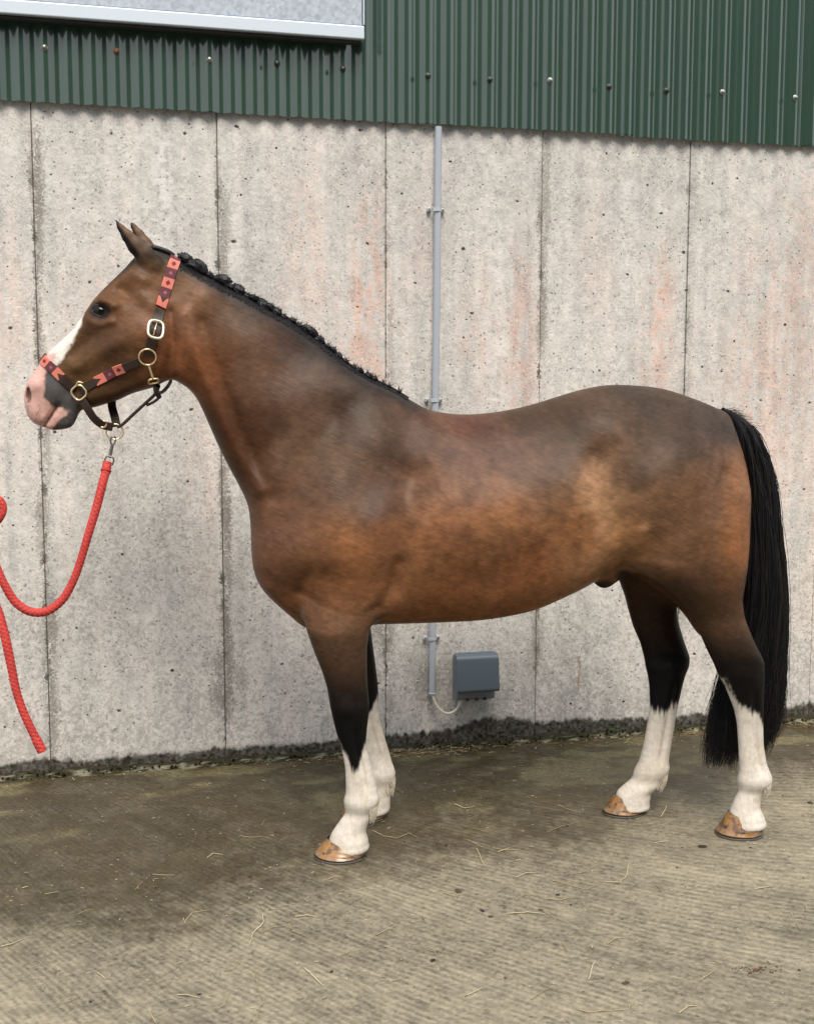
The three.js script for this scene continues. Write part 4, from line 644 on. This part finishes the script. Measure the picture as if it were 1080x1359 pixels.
{ // whiskers on lips and chin, lashes over the eyes
  const list = [], g = (p, e = .004) => new THREE.Vector3(F(p.x + e, p.y, p.z) - F(p.x - e, p.y, p.z), F(p.x, p.y + e, p.z) - F(p.x, p.y - e, p.z), F(p.x, p.y, p.z + e) - F(p.x, p.y, p.z - e)).normalize();
  for (let i = 0; i < 60; i++) { const sd = i % 2 ? 1 : -1, q = i < 30 ? pt(rr(36, 58), rr(535, 566), 0) : pt(rr(66, 100), rr(552, 570), 0); let w = .09; while (w > .001 && F(q[0], q[1], w) > 0) w -= .001; if (w < .004) continue; const o = new THREE.Vector3(q[0], q[1], sd * w), n = g(o), L = rr(.012, .035), m = o.clone().addScaledVector(n, L * .6), e = o.clone().addScaledVector(n, L).add(new THREE.Vector3(-.003, -.006, 0)); list.push([[o, m, e], .0005, .0002]); }
  for (const sd of [1, -1]) { let w = .13; while (F(eyeC[0], eyeC[1], w) > 0 && w > .02) w -= .001; for (let i = 0; i < 16; i++) { const a = rad(mix(25, 150, i / 15)), o = new THREE.Vector3(eyeC[0] + Math.cos(a) * .026, eyeC[1] + Math.sin(a) * .018, sd * (w + .002)), e = o.clone().add(new THREE.Vector3(Math.cos(a) * .004, -.004, sd * .012)); list.push([[o, o.clone().lerp(e, .5).add(new THREE.Vector3(0, .003, 0)), e], .0007, .0003]); } }
  mesh('whiskers', strands(list), hairMat, horse).userData = { kind: 'stuff' };
}
// feather at the back of each fetlock: [leg, pixel x of the back edge, pixel y, length]
for (const [leg, x, y, len, tip] of [['nearFore', 499, 1068, .075, -.012], ['farFore', 521, 1036, .055, -.002], ['nearHind', 1019, 1036, .065, -.008], ['farHind', 882, 1030, .06, -.010]]) {
  const w0 = LEGS[leg][LEGS[leg].length - 1][3], list = [];
  for (let s = 0; s < 420; s++) { const a = rr(-1.1, 1.1), T = legT[leg], v0 = UV(x, y, w0)[1] + rr(-.03, .03), [cu, ru, cw, rw] = legAt(T, v0), o = new THREE.Vector3(cu + Math.cos(a) * ru * 1.02, v0, cw + Math.sin(a) * rw * 1.04), L = len * rr(.2, .68) * (1 - .35 * Math.abs(a)), pts = []; for (let i = 0; i < 5; i++) { const f = i / 4; pts.push(new THREE.Vector3(o.x + f * .006 + (f * f) * tip * Math.cos(a) + rr(-.001, .001), o.y - f * L, o.z - Math.sin(a) * .006 * f * f)); } list.push([pts, .0009, .0003]); }
  mesh('feather', strands(list), featherMat, horse);
}
console.log('hair');
// ------------------------------------------------------------------ halter, in the horse's frame
const gradF = (p, e = .004) => new THREE.Vector3(F(p.x + e, p.y, p.z) - F(p.x - e, p.y, p.z), F(p.x, p.y + e, p.z) - F(p.x, p.y - e, p.z), F(p.x, p.y, p.z + e) - F(p.x, p.y, p.z - e)).normalize();
function snapTo(p, off) { for (let i = 0; i < 10; i++) { const d = F(p.x, p.y, p.z) - off; p.addScaledVector(gradF(p), -d * .8); } return p; }
function hit(px, py, off = .004) { const d = rayL(px, py), l = Math.hypot(...d), n = d.map(x => x / l); let t = 3.2; for (let i = 0; i < 400; i++) { const f = F(eyeL[0] + n[0] * t, eyeL[1] + n[1] * t, eyeL[2] + n[2] * t) - off; if (f < .0008) break; t += Math.min(.02, f * .5); if (t > 5) break; } return new THREE.Vector3(eyeL[0] + n[0] * t, eyeL[1] + n[1] * t, eyeL[2] + n[2] * t); }
const mirror = v => new THREE.Vector3(v.x, v.y, -v.z);
// a flat strap: points, half width, thickness, normal function or 'skin'
function strap(points, hw, th, skin, seg = 60) {
  const c = new THREE.CatmullRomCurve3(points, false, 'centripetal'), P = [], Nn = [];
  for (let i = 0; i <= seg; i++) { const p = c.getPointAt(i / seg); if (skin === true) { snapTo(p, .0035); } P.push(p); }
  const pos = [], uv = [], idx = []; let L = 0; const lens = [0]; for (let i = 1; i <= seg; i++) { L += P[i].distanceTo(P[i - 1]); lens.push(L); }
  for (let i = 0; i <= seg; i++) {
    const t = P[Math.min(seg, i + 1)].clone().sub(P[Math.max(0, i - 1)]).normalize(); let n = skin === true ? gradF(P[i], .012) : skin.clone(); n.addScaledVector(t, -n.dot(t)).normalize(); const s = new THREE.Vector3().crossVectors(t, n);
    const ring = [[-hw, 0, 0], [-hw, th * .75, 0], [-hw * .93, th, .03], [hw * .93, th, .97], [hw, th * .75, 1], [hw, 0, 1]];
    for (const [a, b, v] of ring) { const q = P[i].clone().addScaledVector(s, a).addScaledVector(n, b - th * .4); pos.push(q.x, q.y, q.z); uv.push(lens[i], v); }
    Nn.push(n);
  }
  for (let i = 0; i < seg; i++) for (let k = 0; k < 6; k++) { const a = i * 6 + k, b = i * 6 + (k + 1) % 6; idx.push(a, a + 6, b, b, a + 6, b + 6); }
  const e = seg * 6; for (let k = 1; k < 5; k++) { idx.push(0, k, k + 1, e, e + k + 1, e + k); }
  const g = new THREE.BufferGeometry(); g.setAttribute('position', new THREE.Float32BufferAttribute(pos, 3)); g.setAttribute('uv', new THREE.Float32BufferAttribute(uv, 2)); g.setIndex(idx); const gg = g.toNonIndexed(); gg.computeVertexNormals(); gg.userData = { L }; return gg;
}
const halter = thing('halter', 'brown leather halter with pink and burgundy stitched pattern on the horse', 'halter');
halter.position.copy(HO); halter.rotation.y = -HA;
{
  const leather = std({ color: rgb(.030, .017, .013), roughness: .42 }), brass = std({ color: rgb(.80, .66, .42), roughness: .28, metalness: .85 }), pale = std({ color: rgb(.82, .76, .60), roughness: .3, metalness: .6 }), steelM = std({ color: rgb(.35, .34, .31), roughness: .35, metalness: .85 });
  // stitched bands: squares with a lozenge, drawn once per strap
  function bandTex(cells) { const c = document.createElement('canvas'), W = 64 * cells.length, Hh = 64; c.width = W; c.height = Hh; const g = c.getContext('2d'); cells.forEach((k, i) => {
      const x = i * 64; const dk = '#53202b', pk = '#c96f5e', lt = '#d2826f', rd = '#7d2330';
      if (k === 'L') { g.fillStyle = '#2c1c17'; g.fillRect(x, 0, 64, 64); return; }
      g.fillStyle = k === 'P' || k === 'H' || k === 'G' ? pk : dk; g.fillRect(x, 0, 64, 64);
      const loz = (col, a, b) => { g.fillStyle = col; g.beginPath(); g.moveTo(x + 32 - a, 32); g.lineTo(x + 32, 32 - b); g.lineTo(x + 32 + a, 32); g.lineTo(x + 32, 32 + b); g.closePath(); g.fill(); };
      if (k === 'P') { loz(rd, 19, 16); loz('#3c161c', 9, 8); } else if (k === 'B') { loz('#7c4450', 15, 15); loz('#9a6570', 6, 6); }
      else if (k === 'H') { g.fillStyle = '#2c1c17'; g.beginPath(); g.moveTo(x + 64, 10); g.lineTo(x + 26, 32); g.lineTo(x + 64, 54); g.closePath(); g.fill(); }
      else if (k === 'G') { g.fillStyle = '#2c1c17'; g.beginPath(); g.moveTo(x, 10); g.lineTo(x + 38, 32); g.lineTo(x, 54); g.closePath(); g.fill(); }
      for (let q = 0; q < 64; q += 5) { g.fillStyle = 'rgba(40,10,14,0.20)'; g.fillRect(x + q, 0, 1.4, 64); g.fillStyle = 'rgba(255,230,220,0.10)'; g.fillRect(x + q + 2.5, 0, 1.2, 64); }
      g.fillStyle = lt; if (k === 'P') { g.fillRect(x, 0, 64, 4); g.fillRect(x, 60, 64, 4); }
    }); const t = new THREE.CanvasTexture(c); t.colorSpace = THREE.SRGBColorSpace; t.wrapS = t.wrapT = THREE.ClampToEdgeWrapping; t.magFilter = THREE.LinearFilter; return t; }
  const V = (px, py, w) => new THREE.Vector3(...pt(px, py, w));
  const stitched = (name, pts, hw, cells, seg = 40) => { const g = strap(pts, hw, .005, true, seg); const uv = g.attributes.uv, L = g.userData.L; for (let i = 0; i < uv.count; i++) uv.setX(i, uv.getX(i) / L); return mesh(name, g, std({ map: bandTex(cells), roughness: .75 }), halter); };
  // crown piece: plain leather both sides, stitched over the top
  const near = [[197, 470], [203, 450], [207, 437], [211, 418]].map(a => hit(...a)), ups = [[214, 407], [219, 390], [224, 373], [229, 356], [233, 345]].map(a => hit(...a)), topP = V(237, 339, 0); topP.y += .012;
  mesh('crown_strap', strap([...near, hit(213, 411)], .0165, .005, true, 30), leather, halter);
  mesh('crown_strap', strap([...near, hit(213, 411)].map(mirror), .0165, .005, true, 30), leather, halter);
  stitched('stitched_band', [...ups, topP, ...ups.slice().reverse().map(mirror)], .0178, ['H', 'B', 'P', 'B', 'P', 'B', 'B', 'P', 'B', 'P', 'B', 'G'], 70);
  // noseband
  const nbp = [[62, 482], [72, 491], [82, 501]].map(a => hit(...a)), nt_ = V(57, 474, 0); nt_.y += .008; nt_.x -= .008;
  stitched('stitched_band', [...nbp.slice().reverse(), nt_, ...nbp.map(mirror)], .0155, ['G', 'B', 'P', 'B', 'B', 'P', 'B', 'H'], 60);
  for (const f of [v => v, mirror]) mesh('nose_strap', strap([hit(80, 499), hit(88, 507), hit(100, 517)].map(f), .0145, .0046, true, 16), leather, halter);
  // cheek pieces
  const chk = [[108, 519], [118, 512], [128, 506]].map(a => hit(...a)), chm = [[127, 506.5], [140, 500], [153, 493], [164, 489]].map(a => hit(...a)), chb = [[163, 489], [175, 484], [188, 479]].map(a => hit(...a));
  for (const f of [v => v, mirror]) { mesh('cheek_strap', strap(chk.map(f), .0135, .0046, true, 16), leather, halter); mesh('cheek_strap', strap(chb.map(f), .0135, .0046, true, 16), leather, halter); stitched('stitched_band', chm.map(f), .0160, ['G', 'B', 'P'], 24); }
  // rings and buckles: lie flat on the cheek
  const flat = (g, name, px, py, m, turn = 0, off = .008, far = false) => { let p = hit(px, py, off); let n = gradF(p, .02); if (far) { p = mirror(p); n.z *= -1; } const o = mesh(name, g, m, halter); o.position.copy(p); o.quaternion.setFromUnitVectors(new THREE.Vector3(0, 0, 1), n); o.rotateZ(turn); return o; };
  const oval = (a, b, r, sq = 1) => { const p = []; for (let i = 0; i < 28; i++) { const an = i / 28 * Math.PI * 2, c = Math.cos(an), s = Math.sin(an); p.push(new THREE.Vector3(Math.sign(c) * Math.abs(c) ** sq * a, Math.sign(s) * Math.abs(s) ** sq * b, 0)); } return tube(p, r, { seg: 56, sides: 8, closed: true }); };
  for (const far of [false, true]) {
    flat(oval(.0275, .0275, .0030), 'ring', 196, 474, brass, 0, .010, far);
    flat(oval(.0225, .0225, .0034, .7), 'ring', 105, 521, brass, rad(-50) * (far ? -1 : 1), .010, far);
    flat(oval(.0245, .0305, .0044, .65), 'buckle', 207, 437, pale, rad(-8) * (far ? -1 : 1), .010, far);
  }
  mesh('buckle_prong', tube([hit(204, 445, .011), hit(206, 437, .014), hit(209, 427, .011)], .0022, { seg: 10, sides: 6 }), brass, halter);
  mesh('buckle_prong', tube([hit(101, 512, .012), hit(104, 507, .014), hit(110, 508, .012)], .0028, { seg: 10, sides: 6 }), brass, halter);
  // chin straps, in the air under the jaw, both sides, meeting at the lower ring
  const NZ = new THREE.Vector3(0, 0, 1);
  const cz = Math.abs(hit(107, 526).z);
  mesh('chin_strap', strap([hit(107, 527, .005), V(117, 543, .05), V(126, 556, .036), V(137, 564, .02), V(150, 567, .006)], .0140, .0055, new THREE.Vector3(-.35, -.1, 1), 30), leather, halter);
  mesh('chin_strap', strap([mirror(hit(107, 527, .005)), V(146, 520, -.062), V(149, 540, -.05), V(153, 555, -.03), V(155, 566, -.008)], .0140, .0055, new THREE.Vector3(.2, 0, 1), 30), leather, halter);
  const ringC = mesh('ring', oval(.028, .026, .0028), brass, halter); ringC.position.copy(V(152.5, 573, 0)); ringC.rotation.y = rad(8);
  // snap on the cheek ring and the throat strap
  mesh('snap', tube([hit(197.5, 484, .012), hit(200, 492, .012), hit(203, 501, .012)], .0045, { seg: 12, sides: 8 }), brass, halter);
  flat(oval(.0165, .0105, .0030, .5), 'snap', 204, 506, brass, rad(2), .010);
  const roll = (p, r) => mesh('throat_strap', tube(p, r, { seg: 30, sides: 8 }), leather, halter);
  const h0 = hit(205, 510, .008);
  roll([h0, V(206, 517, .05), V(206, 523, .035), V(199, 530, .025), V(187, 541, .015), V(174, 553, .008), V(162, 564, .004), V(156, 567, .002)], .0058);
  roll([V(209, 519, .045), V(212, 526, .03), V(205, 533, .02), V(195, 538, .015)], .0048);
  roll([V(206, 520, .035), V(214, 521, .0), V(222, 514, -.04), V(227, 504, -.075), mirror(hit(219, 490, .006))], .0062);
  roll([V(210, 512, .07), V(208, 521, .04), V(212, 527, .02)], .0085);
  mesh('strap_keeper', new THREE.TorusGeometry(.011, .0035, 8, 14), brass, halter).position.copy(V(137, 563, .019));
}
// ------------------------------------------------------------------ lead rope
{
  const rope = thing('lead_rope', 'red braided lead rope hanging from the halter ring', 'rope'); rope.position.copy(HO); rope.rotation.y = -HA;
  const w = .05, path = [[143, 613], [141, 625], [137, 640], [128, 675], [118, 708], [108, 742], [98, 770], [83, 796], [63, 811], [42, 812], [22, 800], [7, 777], [-4, 752], [-14, 722], [-16, 692], [-10, 668], [-1, 664], [4, 675], [-1, 688], [-14, 700], [-24, 722], [-22, 756], [-10, 790], [0, 817], [8, 848], [15, 882], [23, 920], [32, 946], [43, 970], [52, 988], [57, 998]];
  const c = new THREE.CatmullRomCurve3(path.map(([x, y], i) => { const q = i < 4 ? mix(.0, w, i / 4) : i > 18 ? w + .10 * sst(18, 24, i) : i > 12 ? w + .03 : w; return new THREE.Vector3(...pt(x, y, q)); }), false, 'centripetal');
  const L = c.getLength(), seg = 1100, sides = 16, fr = c.computeFrenetFrames(seg, false), pos = [], idx = [], col = [];
  for (let i = 0; i <= seg; i++) {
    const p = c.getPointAt(i / seg), s = i / seg * L; let R = .0140 * (1 + .05 * Math.sin(s * 13)); if (s > L - .05) R *= 1.12; if (i === 0 || i === seg) R *= .3; if (s < .045) R *= 1.08;
    for (let j = 0; j < sides; j++) { const a = j / sides * Math.PI * 2, k = s * 2 * Math.PI / .030, br = Math.abs(Math.sin(2 * a + k)) * .5 + Math.abs(Math.sin(2 * a - k)) * .5, q = R * (.86 + .2 * br); pos.push(p.x + (Math.cos(a) * fr.normals[i].x + Math.sin(a) * fr.binormals[i].x) * q, p.y + (Math.cos(a) * fr.normals[i].y + Math.sin(a) * fr.binormals[i].y) * q, p.z + (Math.cos(a) * fr.normals[i].z + Math.sin(a) * fr.binormals[i].z) * q); const n = (.75 + .5 * vn(s * 300, a * 6, 5)) * (.85 + .3 * vn(s * 40, a * 1.5, 8)); col.push(.46 * n, .040 * n, .034 * n); }
  }
  for (let i = 0; i < seg; i++) for (let j = 0; j < sides; j++) { const a = i * sides + j, b = i * sides + (j + 1) % sides; idx.push(a, a + sides, b, b, a + sides, b + sides); }
  const g = new THREE.BufferGeometry(); g.setAttribute('position', new THREE.Float32BufferAttribute(pos, 3)); g.setAttribute('color', new THREE.Float32BufferAttribute(col, 3)); g.setIndex(idx); g.computeVertexNormals();
  mesh('rope', g, std({ vertexColors: true, roughness: .7 }), rope);
  const steel = std({ color: rgb(.22, .21, .20), roughness: .38, metalness: .8 }), V = (x, y, q) => new THREE.Vector3(...pt(x, y, q));
  mesh('snap_hook', tube([V(150.5, 592, 0), V(147.5, 588, .003), V(148, 580.5, .004), V(152.5, 579.5, .002), V(153.5, 585, -.002), V(150, 592, 0), V(148, 600, .001)], .0032, { seg: 40, sides: 8 }), steel, rope);
  mesh('snap_barrel', tube([V(149, 592, .001), V(147.5, 599, .001), V(146.5, 604, .002)], .0062, { seg: 10, sides: 10 }), steel, rope);
  mesh('swivel', tube([V(146.5, 603, .002), V(146, 608, .003)], .0045, { seg: 6, sides: 10 }), steel, rope);
  const sq = [[142, 606], [150.5, 607.5], [149, 617], [139.5, 615]].map(([x, y]) => V(x, y, .006)); mesh('swivel_eye', tube(sq, .0030, { seg: 40, sides: 8, closed: true }), steel, rope);
  const wr = mesh('whipping', new THREE.TorusGeometry(.0145, .0045, 8, 20), std({ color: rgb(.42, .035, .03), roughness: .8 }), rope); const q0 = c.getPointAt(.016), t0 = c.getTangentAt(.016); wr.position.copy(q0); wr.quaternion.setFromUnitVectors(new THREE.Vector3(0, 0, 1), t0);
}
console.log('tack');
// ------------------------------------------------------------------ foot of the wall: old mortar lip, moss, litter
{
  const NX = 500, NA = 10, x0 = -3.6, x1 = 7.2, pos = [], idx = [], col = [];
  for (let i = 0; i <= NX; i++) { const X = mix(x0, x1, i / NX), hgt = .014 + .016 * fbm(X * 6, 1, 501, 3), dep = .045 + .04 * fbm(X * 4, 2, 511, 3); for (let j = 0; j <= NA; j++) { const t = j / NA, z = -.01 + t * dep, y = hgt * (1 - t * t) * (.7 + .6 * vn(X * 40, t * 5, 521)) - .003; pos.push(X, y, z); const cr = sst(.56, .68, fbm(X * 30, t * 5, 531, 3)) * sst(.3, .6, t) * .8, m = vn(X * 80, t * 9, 541); col.push(mix(.022 + m * .02, .22, cr), mix(.020 + m * .02, .21, cr), mix(.012 + m * .01, .16, cr)); } }
  for (let i = 0; i < NX; i++) for (let j = 0; j < NA; j++) { const a = i * (NA + 1) + j; idx.push(a, a + 1, a + NA + 1, a + 1, a + NA + 2, a + NA + 1); }
  const g = new THREE.BufferGeometry(); g.setAttribute('position', new THREE.Float32BufferAttribute(pos, 3)); g.setAttribute('color', new THREE.Float32BufferAttribute(col, 3)); g.setIndex(idx); g.computeVertexNormals();
  const m = mesh('wall_footing', g, phys({ vertexColors: true, roughness: .95, specularIntensity: .2 }), scene); m.userData = { kind: 'structure', label: 'dark mortar lip with pale crust along the foot of the wall' };
  // moss cushions
  const bl = new THREE.IcosahedronGeometry(1, 1), p = bl.attributes.position; for (let i = 0; i < p.count; i++) { const x = p.getX(i), y = p.getY(i), z = p.getZ(i), q = 1 + .5 * (vn3(x * 2 + 5, y * 2 + 5, z * 2 + 5, 3) - .5); p.setXYZ(i, x * q, y * q, z * q); } bl.computeVertexNormals();
  const N = 1300, im = new THREE.InstancedMesh(bl, phys({ color: 0xffffff, roughness: 1, specularIntensity: .2 }), N), M4 = new THREE.Matrix4(), Q = new THREE.Quaternion(), E_ = new THREE.Euler(), C = new THREE.Color();
  for (let i = 0; i < N; i++) {
    const X = rr(-1.5, 4.6), onw = rnd() < .15, dens = fbm(X * 5, 7, 551, 3); const s = rr(.002, .006) * (onw ? .7 : 1);
    const y = onw ? rr(.003, .02 + .04 * dens) : rr(.0, .02), z = onw ? .001 : rr(.0, .05);
    M4.compose(new THREE.Vector3(X, y, z), Q.setFromEuler(E_.set(rr(0, 6), rr(0, 6), rr(0, 6))), new THREE.Vector3(s * rr(.8, 1.6), s * .7, s)); im.setMatrixAt(i, M4);
    const gk = rnd(); if (gk < .62) C.setRGB(.013, .012, .007); else if (gk < .93) C.setRGB(.016, .024, .007); else C.setRGB(.12, .11, .08); im.setColorAt(i, C);
  }
  im.name = 'moss'; im.castShadow = im.receiveShadow = true; im.userData = { kind: 'stuff', label: 'dark moss and grit along the foot of the wall', category: 'moss' }; scene.add(im);
  // chaff blown against the wall
  const ch = new THREE.BoxGeometry(1, .06, .09), N2 = 900, ic = new THREE.InstancedMesh(ch, std({ color: 0xffffff, roughness: .9 }), N2);
  for (let i = 0; i < N2; i++) {
    const r0 = rnd(); const X = r0 < .42 ? 1.2 + (rnd() + rnd() + rnd() - 1.5) * .55 : r0 < .8 ? rr(2.0, 3.6) : rr(-.8, 3.4), z = .03 + Math.abs(rnd() + rnd() - 1) * .14; const L = rr(.006, .035);
    M4.compose(new THREE.Vector3(X, .004 + .006 * rnd(), z), Q.setFromEuler(E_.set(rr(-.1, .1), rr(0, 6.3), rr(-.1, .1))), new THREE.Vector3(L, .02, .02)); ic.setMatrixAt(i, M4); const k = rnd(); if (k < .45) C.setRGB(.13, .075, .035); else if (k < .8) C.setRGB(.26, .19, .09); else C.setRGB(.5, .42, .25); ic.setColorAt(i, C);
  }
  ic.name = 'chaff'; ic.castShadow = ic.receiveShadow = true; ic.userData = { kind: 'stuff', label: 'loose brown chaff blown against the foot of the wall', category: 'chaff' }; scene.add(ic);
  // fine litter on the yard
  const N3 = 1500, il = new THREE.InstancedMesh(ch, std({ color: 0xffffff, roughness: .9 }), N3);
  for (let i = 0; i < N3; i++) { const X = rr(-1, 3.6), z = rr(.1, 2.6), L = rr(.003, .014); M4.compose(new THREE.Vector3(X, .0035, z), Q.setFromEuler(E_.set(0, rr(0, 6.3), 0)), new THREE.Vector3(L, .02, .016)); il.setMatrixAt(i, M4); const k = rnd(); if (k < .35) C.setRGB(.10, .07, .04); else if (k < .7) C.setRGB(.32, .27, .16); else C.setRGB(.5, .45, .3); il.setColorAt(i, C); }
  il.name = 'litter'; il.castShadow = il.receiveShadow = true; il.userData = { kind: 'stuff', label: 'tiny scraps of straw dust over the concrete yard', category: 'litter' }; scene.add(il);
}
// ------------------------------------------------------------------ straw stalks: pixel polylines on the ground
{
  const mats = [rgb(.46, .38, .22), rgb(.52, .46, .30), rgb(.36, .29, .15)].map(c => std({ color: c, roughness: .6 }));
  const S = [[[319, 1109], [332, 1112], [347, 1110]], [[275, 1138], [283, 1133], [296, 1134]], [[103, 1213], [115, 1209], [126, 1206]], [[245, 1225], [255, 1212], [278, 1207]], [[349, 1213], [349, 1226], [336, 1238], [331, 1256]], [[349, 1237], [362, 1231], [380, 1228]], [[383, 1226], [388, 1236], [408, 1243]], [[392, 1216], [407, 1215], [421, 1217]], [[298, 1288], [312, 1286], [320, 1274]], [[312, 1279], [316, 1275]], [[404, 1284], [414, 1295], [428, 1307]], [[336, 1286], [342, 1312], [350, 1330], [337, 1358]], [[198, 1340], [203, 1352], [208, 1358]], [[236, 1320], [248, 1321], [266, 1324]], [[302, 1322], [299, 1333], [290, 1338]], [[434, 1167], [443, 1164], [452, 1164]], [[2, 1256], [14, 1254], [30, 1246]], [[348, 1095], [351, 1089]], [[203, 1160], [215, 1162], [231, 1161]], [[30, 1178], [38, 1177]], [[520, 1302], [536, 1299]], [[60, 1186], [78, 1184]], [[130, 1290], [140, 1300]], [[452, 1268], [468, 1262]], [[494, 1102], [508, 1110], [526, 1112], [542, 1106], [550, 1109]], [[603, 1067], [616, 1073], [630, 1070]], [[726, 1104], [744, 1097], [770, 1090]], [[654, 1125], [670, 1129], [690, 1127]], [[632, 1126], [638, 1142], [642, 1146]], [[762, 1160], [778, 1157], [792, 1147]], [[733, 1168], [752, 1174], [778, 1180], [794, 1174]], [[804, 1170], [822, 1172], [832, 1158], [833, 1148]], [[684, 1195], [696, 1188], [715, 1188], [726, 1196]], [[722, 1192], [742, 1195], [760, 1190]], [[672, 1212], [700, 1211], [724, 1213]], [[720, 1208], [732, 1216], [750, 1223]], [[588, 1184], [604, 1190], [618, 1184]], [[684, 1164], [698, 1159], [712, 1158]], [[871, 1174], [876, 1182], [882, 1190]], [[806, 1252], [816, 1246], [828, 1244]], [[780, 1300], [786, 1282], [790, 1274]], [[704, 1326], [720, 1316], [734, 1308]], [[766, 1339], [780, 1344], [820, 1340], [834, 1340], [842, 1326]], [[900, 1344], [912, 1336], [924, 1334]], [[1056, 1225], [1062, 1236]], [[1068, 1200], [1069, 1210]], [[876, 1084], [882, 1076], [884, 1068]], [[740, 1068], [752, 1074], [766, 1078]], [[860, 1099], [868, 1097]], [[868, 1118], [886, 1117]], [[566, 1260], [576, 1263], [580, 1270]], [[640, 1124], [626, 1118], [616, 1112]], [[684, 1142], [690, 1141]], [[555, 1112], [545, 1107]], [[585, 966], [600, 950]], [[590, 985], [620, 982]], [[952, 972], [968, 968]], [[1050, 955], [1070, 952]], [[660, 1130], [676, 1126]], [[746, 1250], [752, 1264]], [[500, 1240], [516, 1233]], [[620, 1320], [640, 1312]], [[180, 1180], [190, 1170]], [[930, 1300], [946, 1290]], [[1000, 1180], [1024, 1176]], [[90, 1330], [108, 1322]]];
  S.forEach((pl, k) => {
    const kn = pl.map(([x, y], i) => { const q = onGround(x, y, .004); q.y = .0035 + (i % 2) * .003; if (q.z < .02) q.z = .02; return q; }), pts = [];
    for (let i = 0; i + 1 < kn.length; i++) { const n = 4, L = kn[i].distanceTo(kn[i + 1]); for (let q = 0; q < n; q++) { const p = kn[i].clone().lerp(kn[i + 1], q / n); if (q) { p.x += rr(-.04, .04) * L; p.z += rr(-.04, .04) * L; } pts.push(p); } } pts.push(kn[kn.length - 1]);
    const th = [.0015, .0021, .0013][k % 3], g = strands([[pts, th, th * .55]]);
    tag(mesh('straw_stalk', g, mats[k % 3], scene), 'straw_stalk', 'thin pale straw stalk lying on the concrete yard', 'straw', 'straw stalks scattered on the yard');
  });
  // droppings and leaf scraps: [x, y, radius, kind]
  const dm = [std({ color: rgb(.022, .014, .009), roughness: .9 }), std({ color: rgb(.075, .035, .022), roughness: .9 }), std({ color: rgb(.07, .042, .025), roughness: .85 })];
  const D = [[932, 1124, .016, 0], [592, 1122, .008, 0], [640, 1209, .010, 0], [651, 1217, .010, 1], [575, 1275, .011, 0], [1074, 1066, .013, 0], [208, 1178, .010, 2], [332, 1163, .010, 1], [752, 1096, .012, 1], [740, 1188, .009, 0], [757, 1201, .006, 0], [608, 1183, .015, 2], [717, 1208, .008, 1], [830, 1305, .012, 2], [1060, 1288, .006, 0], [905, 1125, .005, 0], [898, 1152, .006, 0], [1038, 1056, .006, 0], [995, 1125, .005, 0], [825, 1220, .006, 2], [440, 1290, .007, 0], [120, 1330, .006, 0], [265, 1320, .006, 0], [670, 1298, .006, 2]];
  D.forEach(([x, y, r0, k], i) => { const r = r0 * .72; const g = new THREE.IcosahedronGeometry(r, 2), p = g.attributes.position; for (let q = 0; q < p.count; q++) { const a = p.getX(q), b = p.getY(q), c = p.getZ(q), s = 1 + .9 * (vn3(a / r * 1.6 + 9, b / r * 1.6 + 9, c / r * 1.6 + 9 + i, 5) - .5); p.setXYZ(q, a * s * 1.2, b * s * .30, c * s * .8); } g.computeVertexNormals(); const m = tag(mesh('dirt_crumb', g, dm[k], scene), 'dirt_crumb', 'small dark crumb of dirt lying on the concrete yard', 'dirt', 'dirt crumbs on the yard'); const q = onGround(x, y); m.position.set(q.x, r * .25, q.z); m.rotation.y = i; });
  { const N = 90, g = new THREE.IcosahedronGeometry(1, 0), im = new THREE.InstancedMesh(g, std({ color: rgb(.10, .05, .03), roughness: 1 }), N), M4 = new THREE.Matrix4(), c = onGround(1003, 1288); for (let i = 0; i < N; i++) { const a = rnd() * 6.28, d = Math.pow(rnd(), 1.2) * .07 * (.6 + .5 * Math.sin(a * 2 + 1)), s = rr(.001, .0034); M4.makeScale(s, s * .6, s).setPosition(c.x + Math.cos(a) * d, .002, c.z + Math.sin(a) * d * .7); im.setMatrixAt(i, M4); } im.name = 'red_grit'; im.castShadow = im.receiveShadow = true; im.userData = { kind: 'stuff', label: 'patch of loose reddish grit on the concrete yard', category: 'grit' }; scene.add(im); }
  // a weed at the foot of the wall
  const wd = thing('weed', 'small green weed growing at the foot of the wall', 'weed'), b0 = onGround(802, 968); b0.z = Math.max(b0.z, .03); wd.position.set(b0.x, 0, b0.z);
  const gm = std({ color: rgb(.05, .12, .025), roughness: .7, side: THREE.DoubleSide });
  for (let i = 0; i < 9; i++) { const a = rr(0, 6.3), L = rr(.03, .07), p = []; for (let k = 0; k <= 4; k++) { const f = k / 4; p.push(new THREE.Vector3(Math.cos(a) * L * .5 * f * f, L * f * (1 - .2 * f), Math.sin(a) * L * .4 * f * f)); } mesh('blade', tube(p, .0017, { seg: 8, sides: 5 }), gm, wd); }
}
renderer.render(scene, camera);
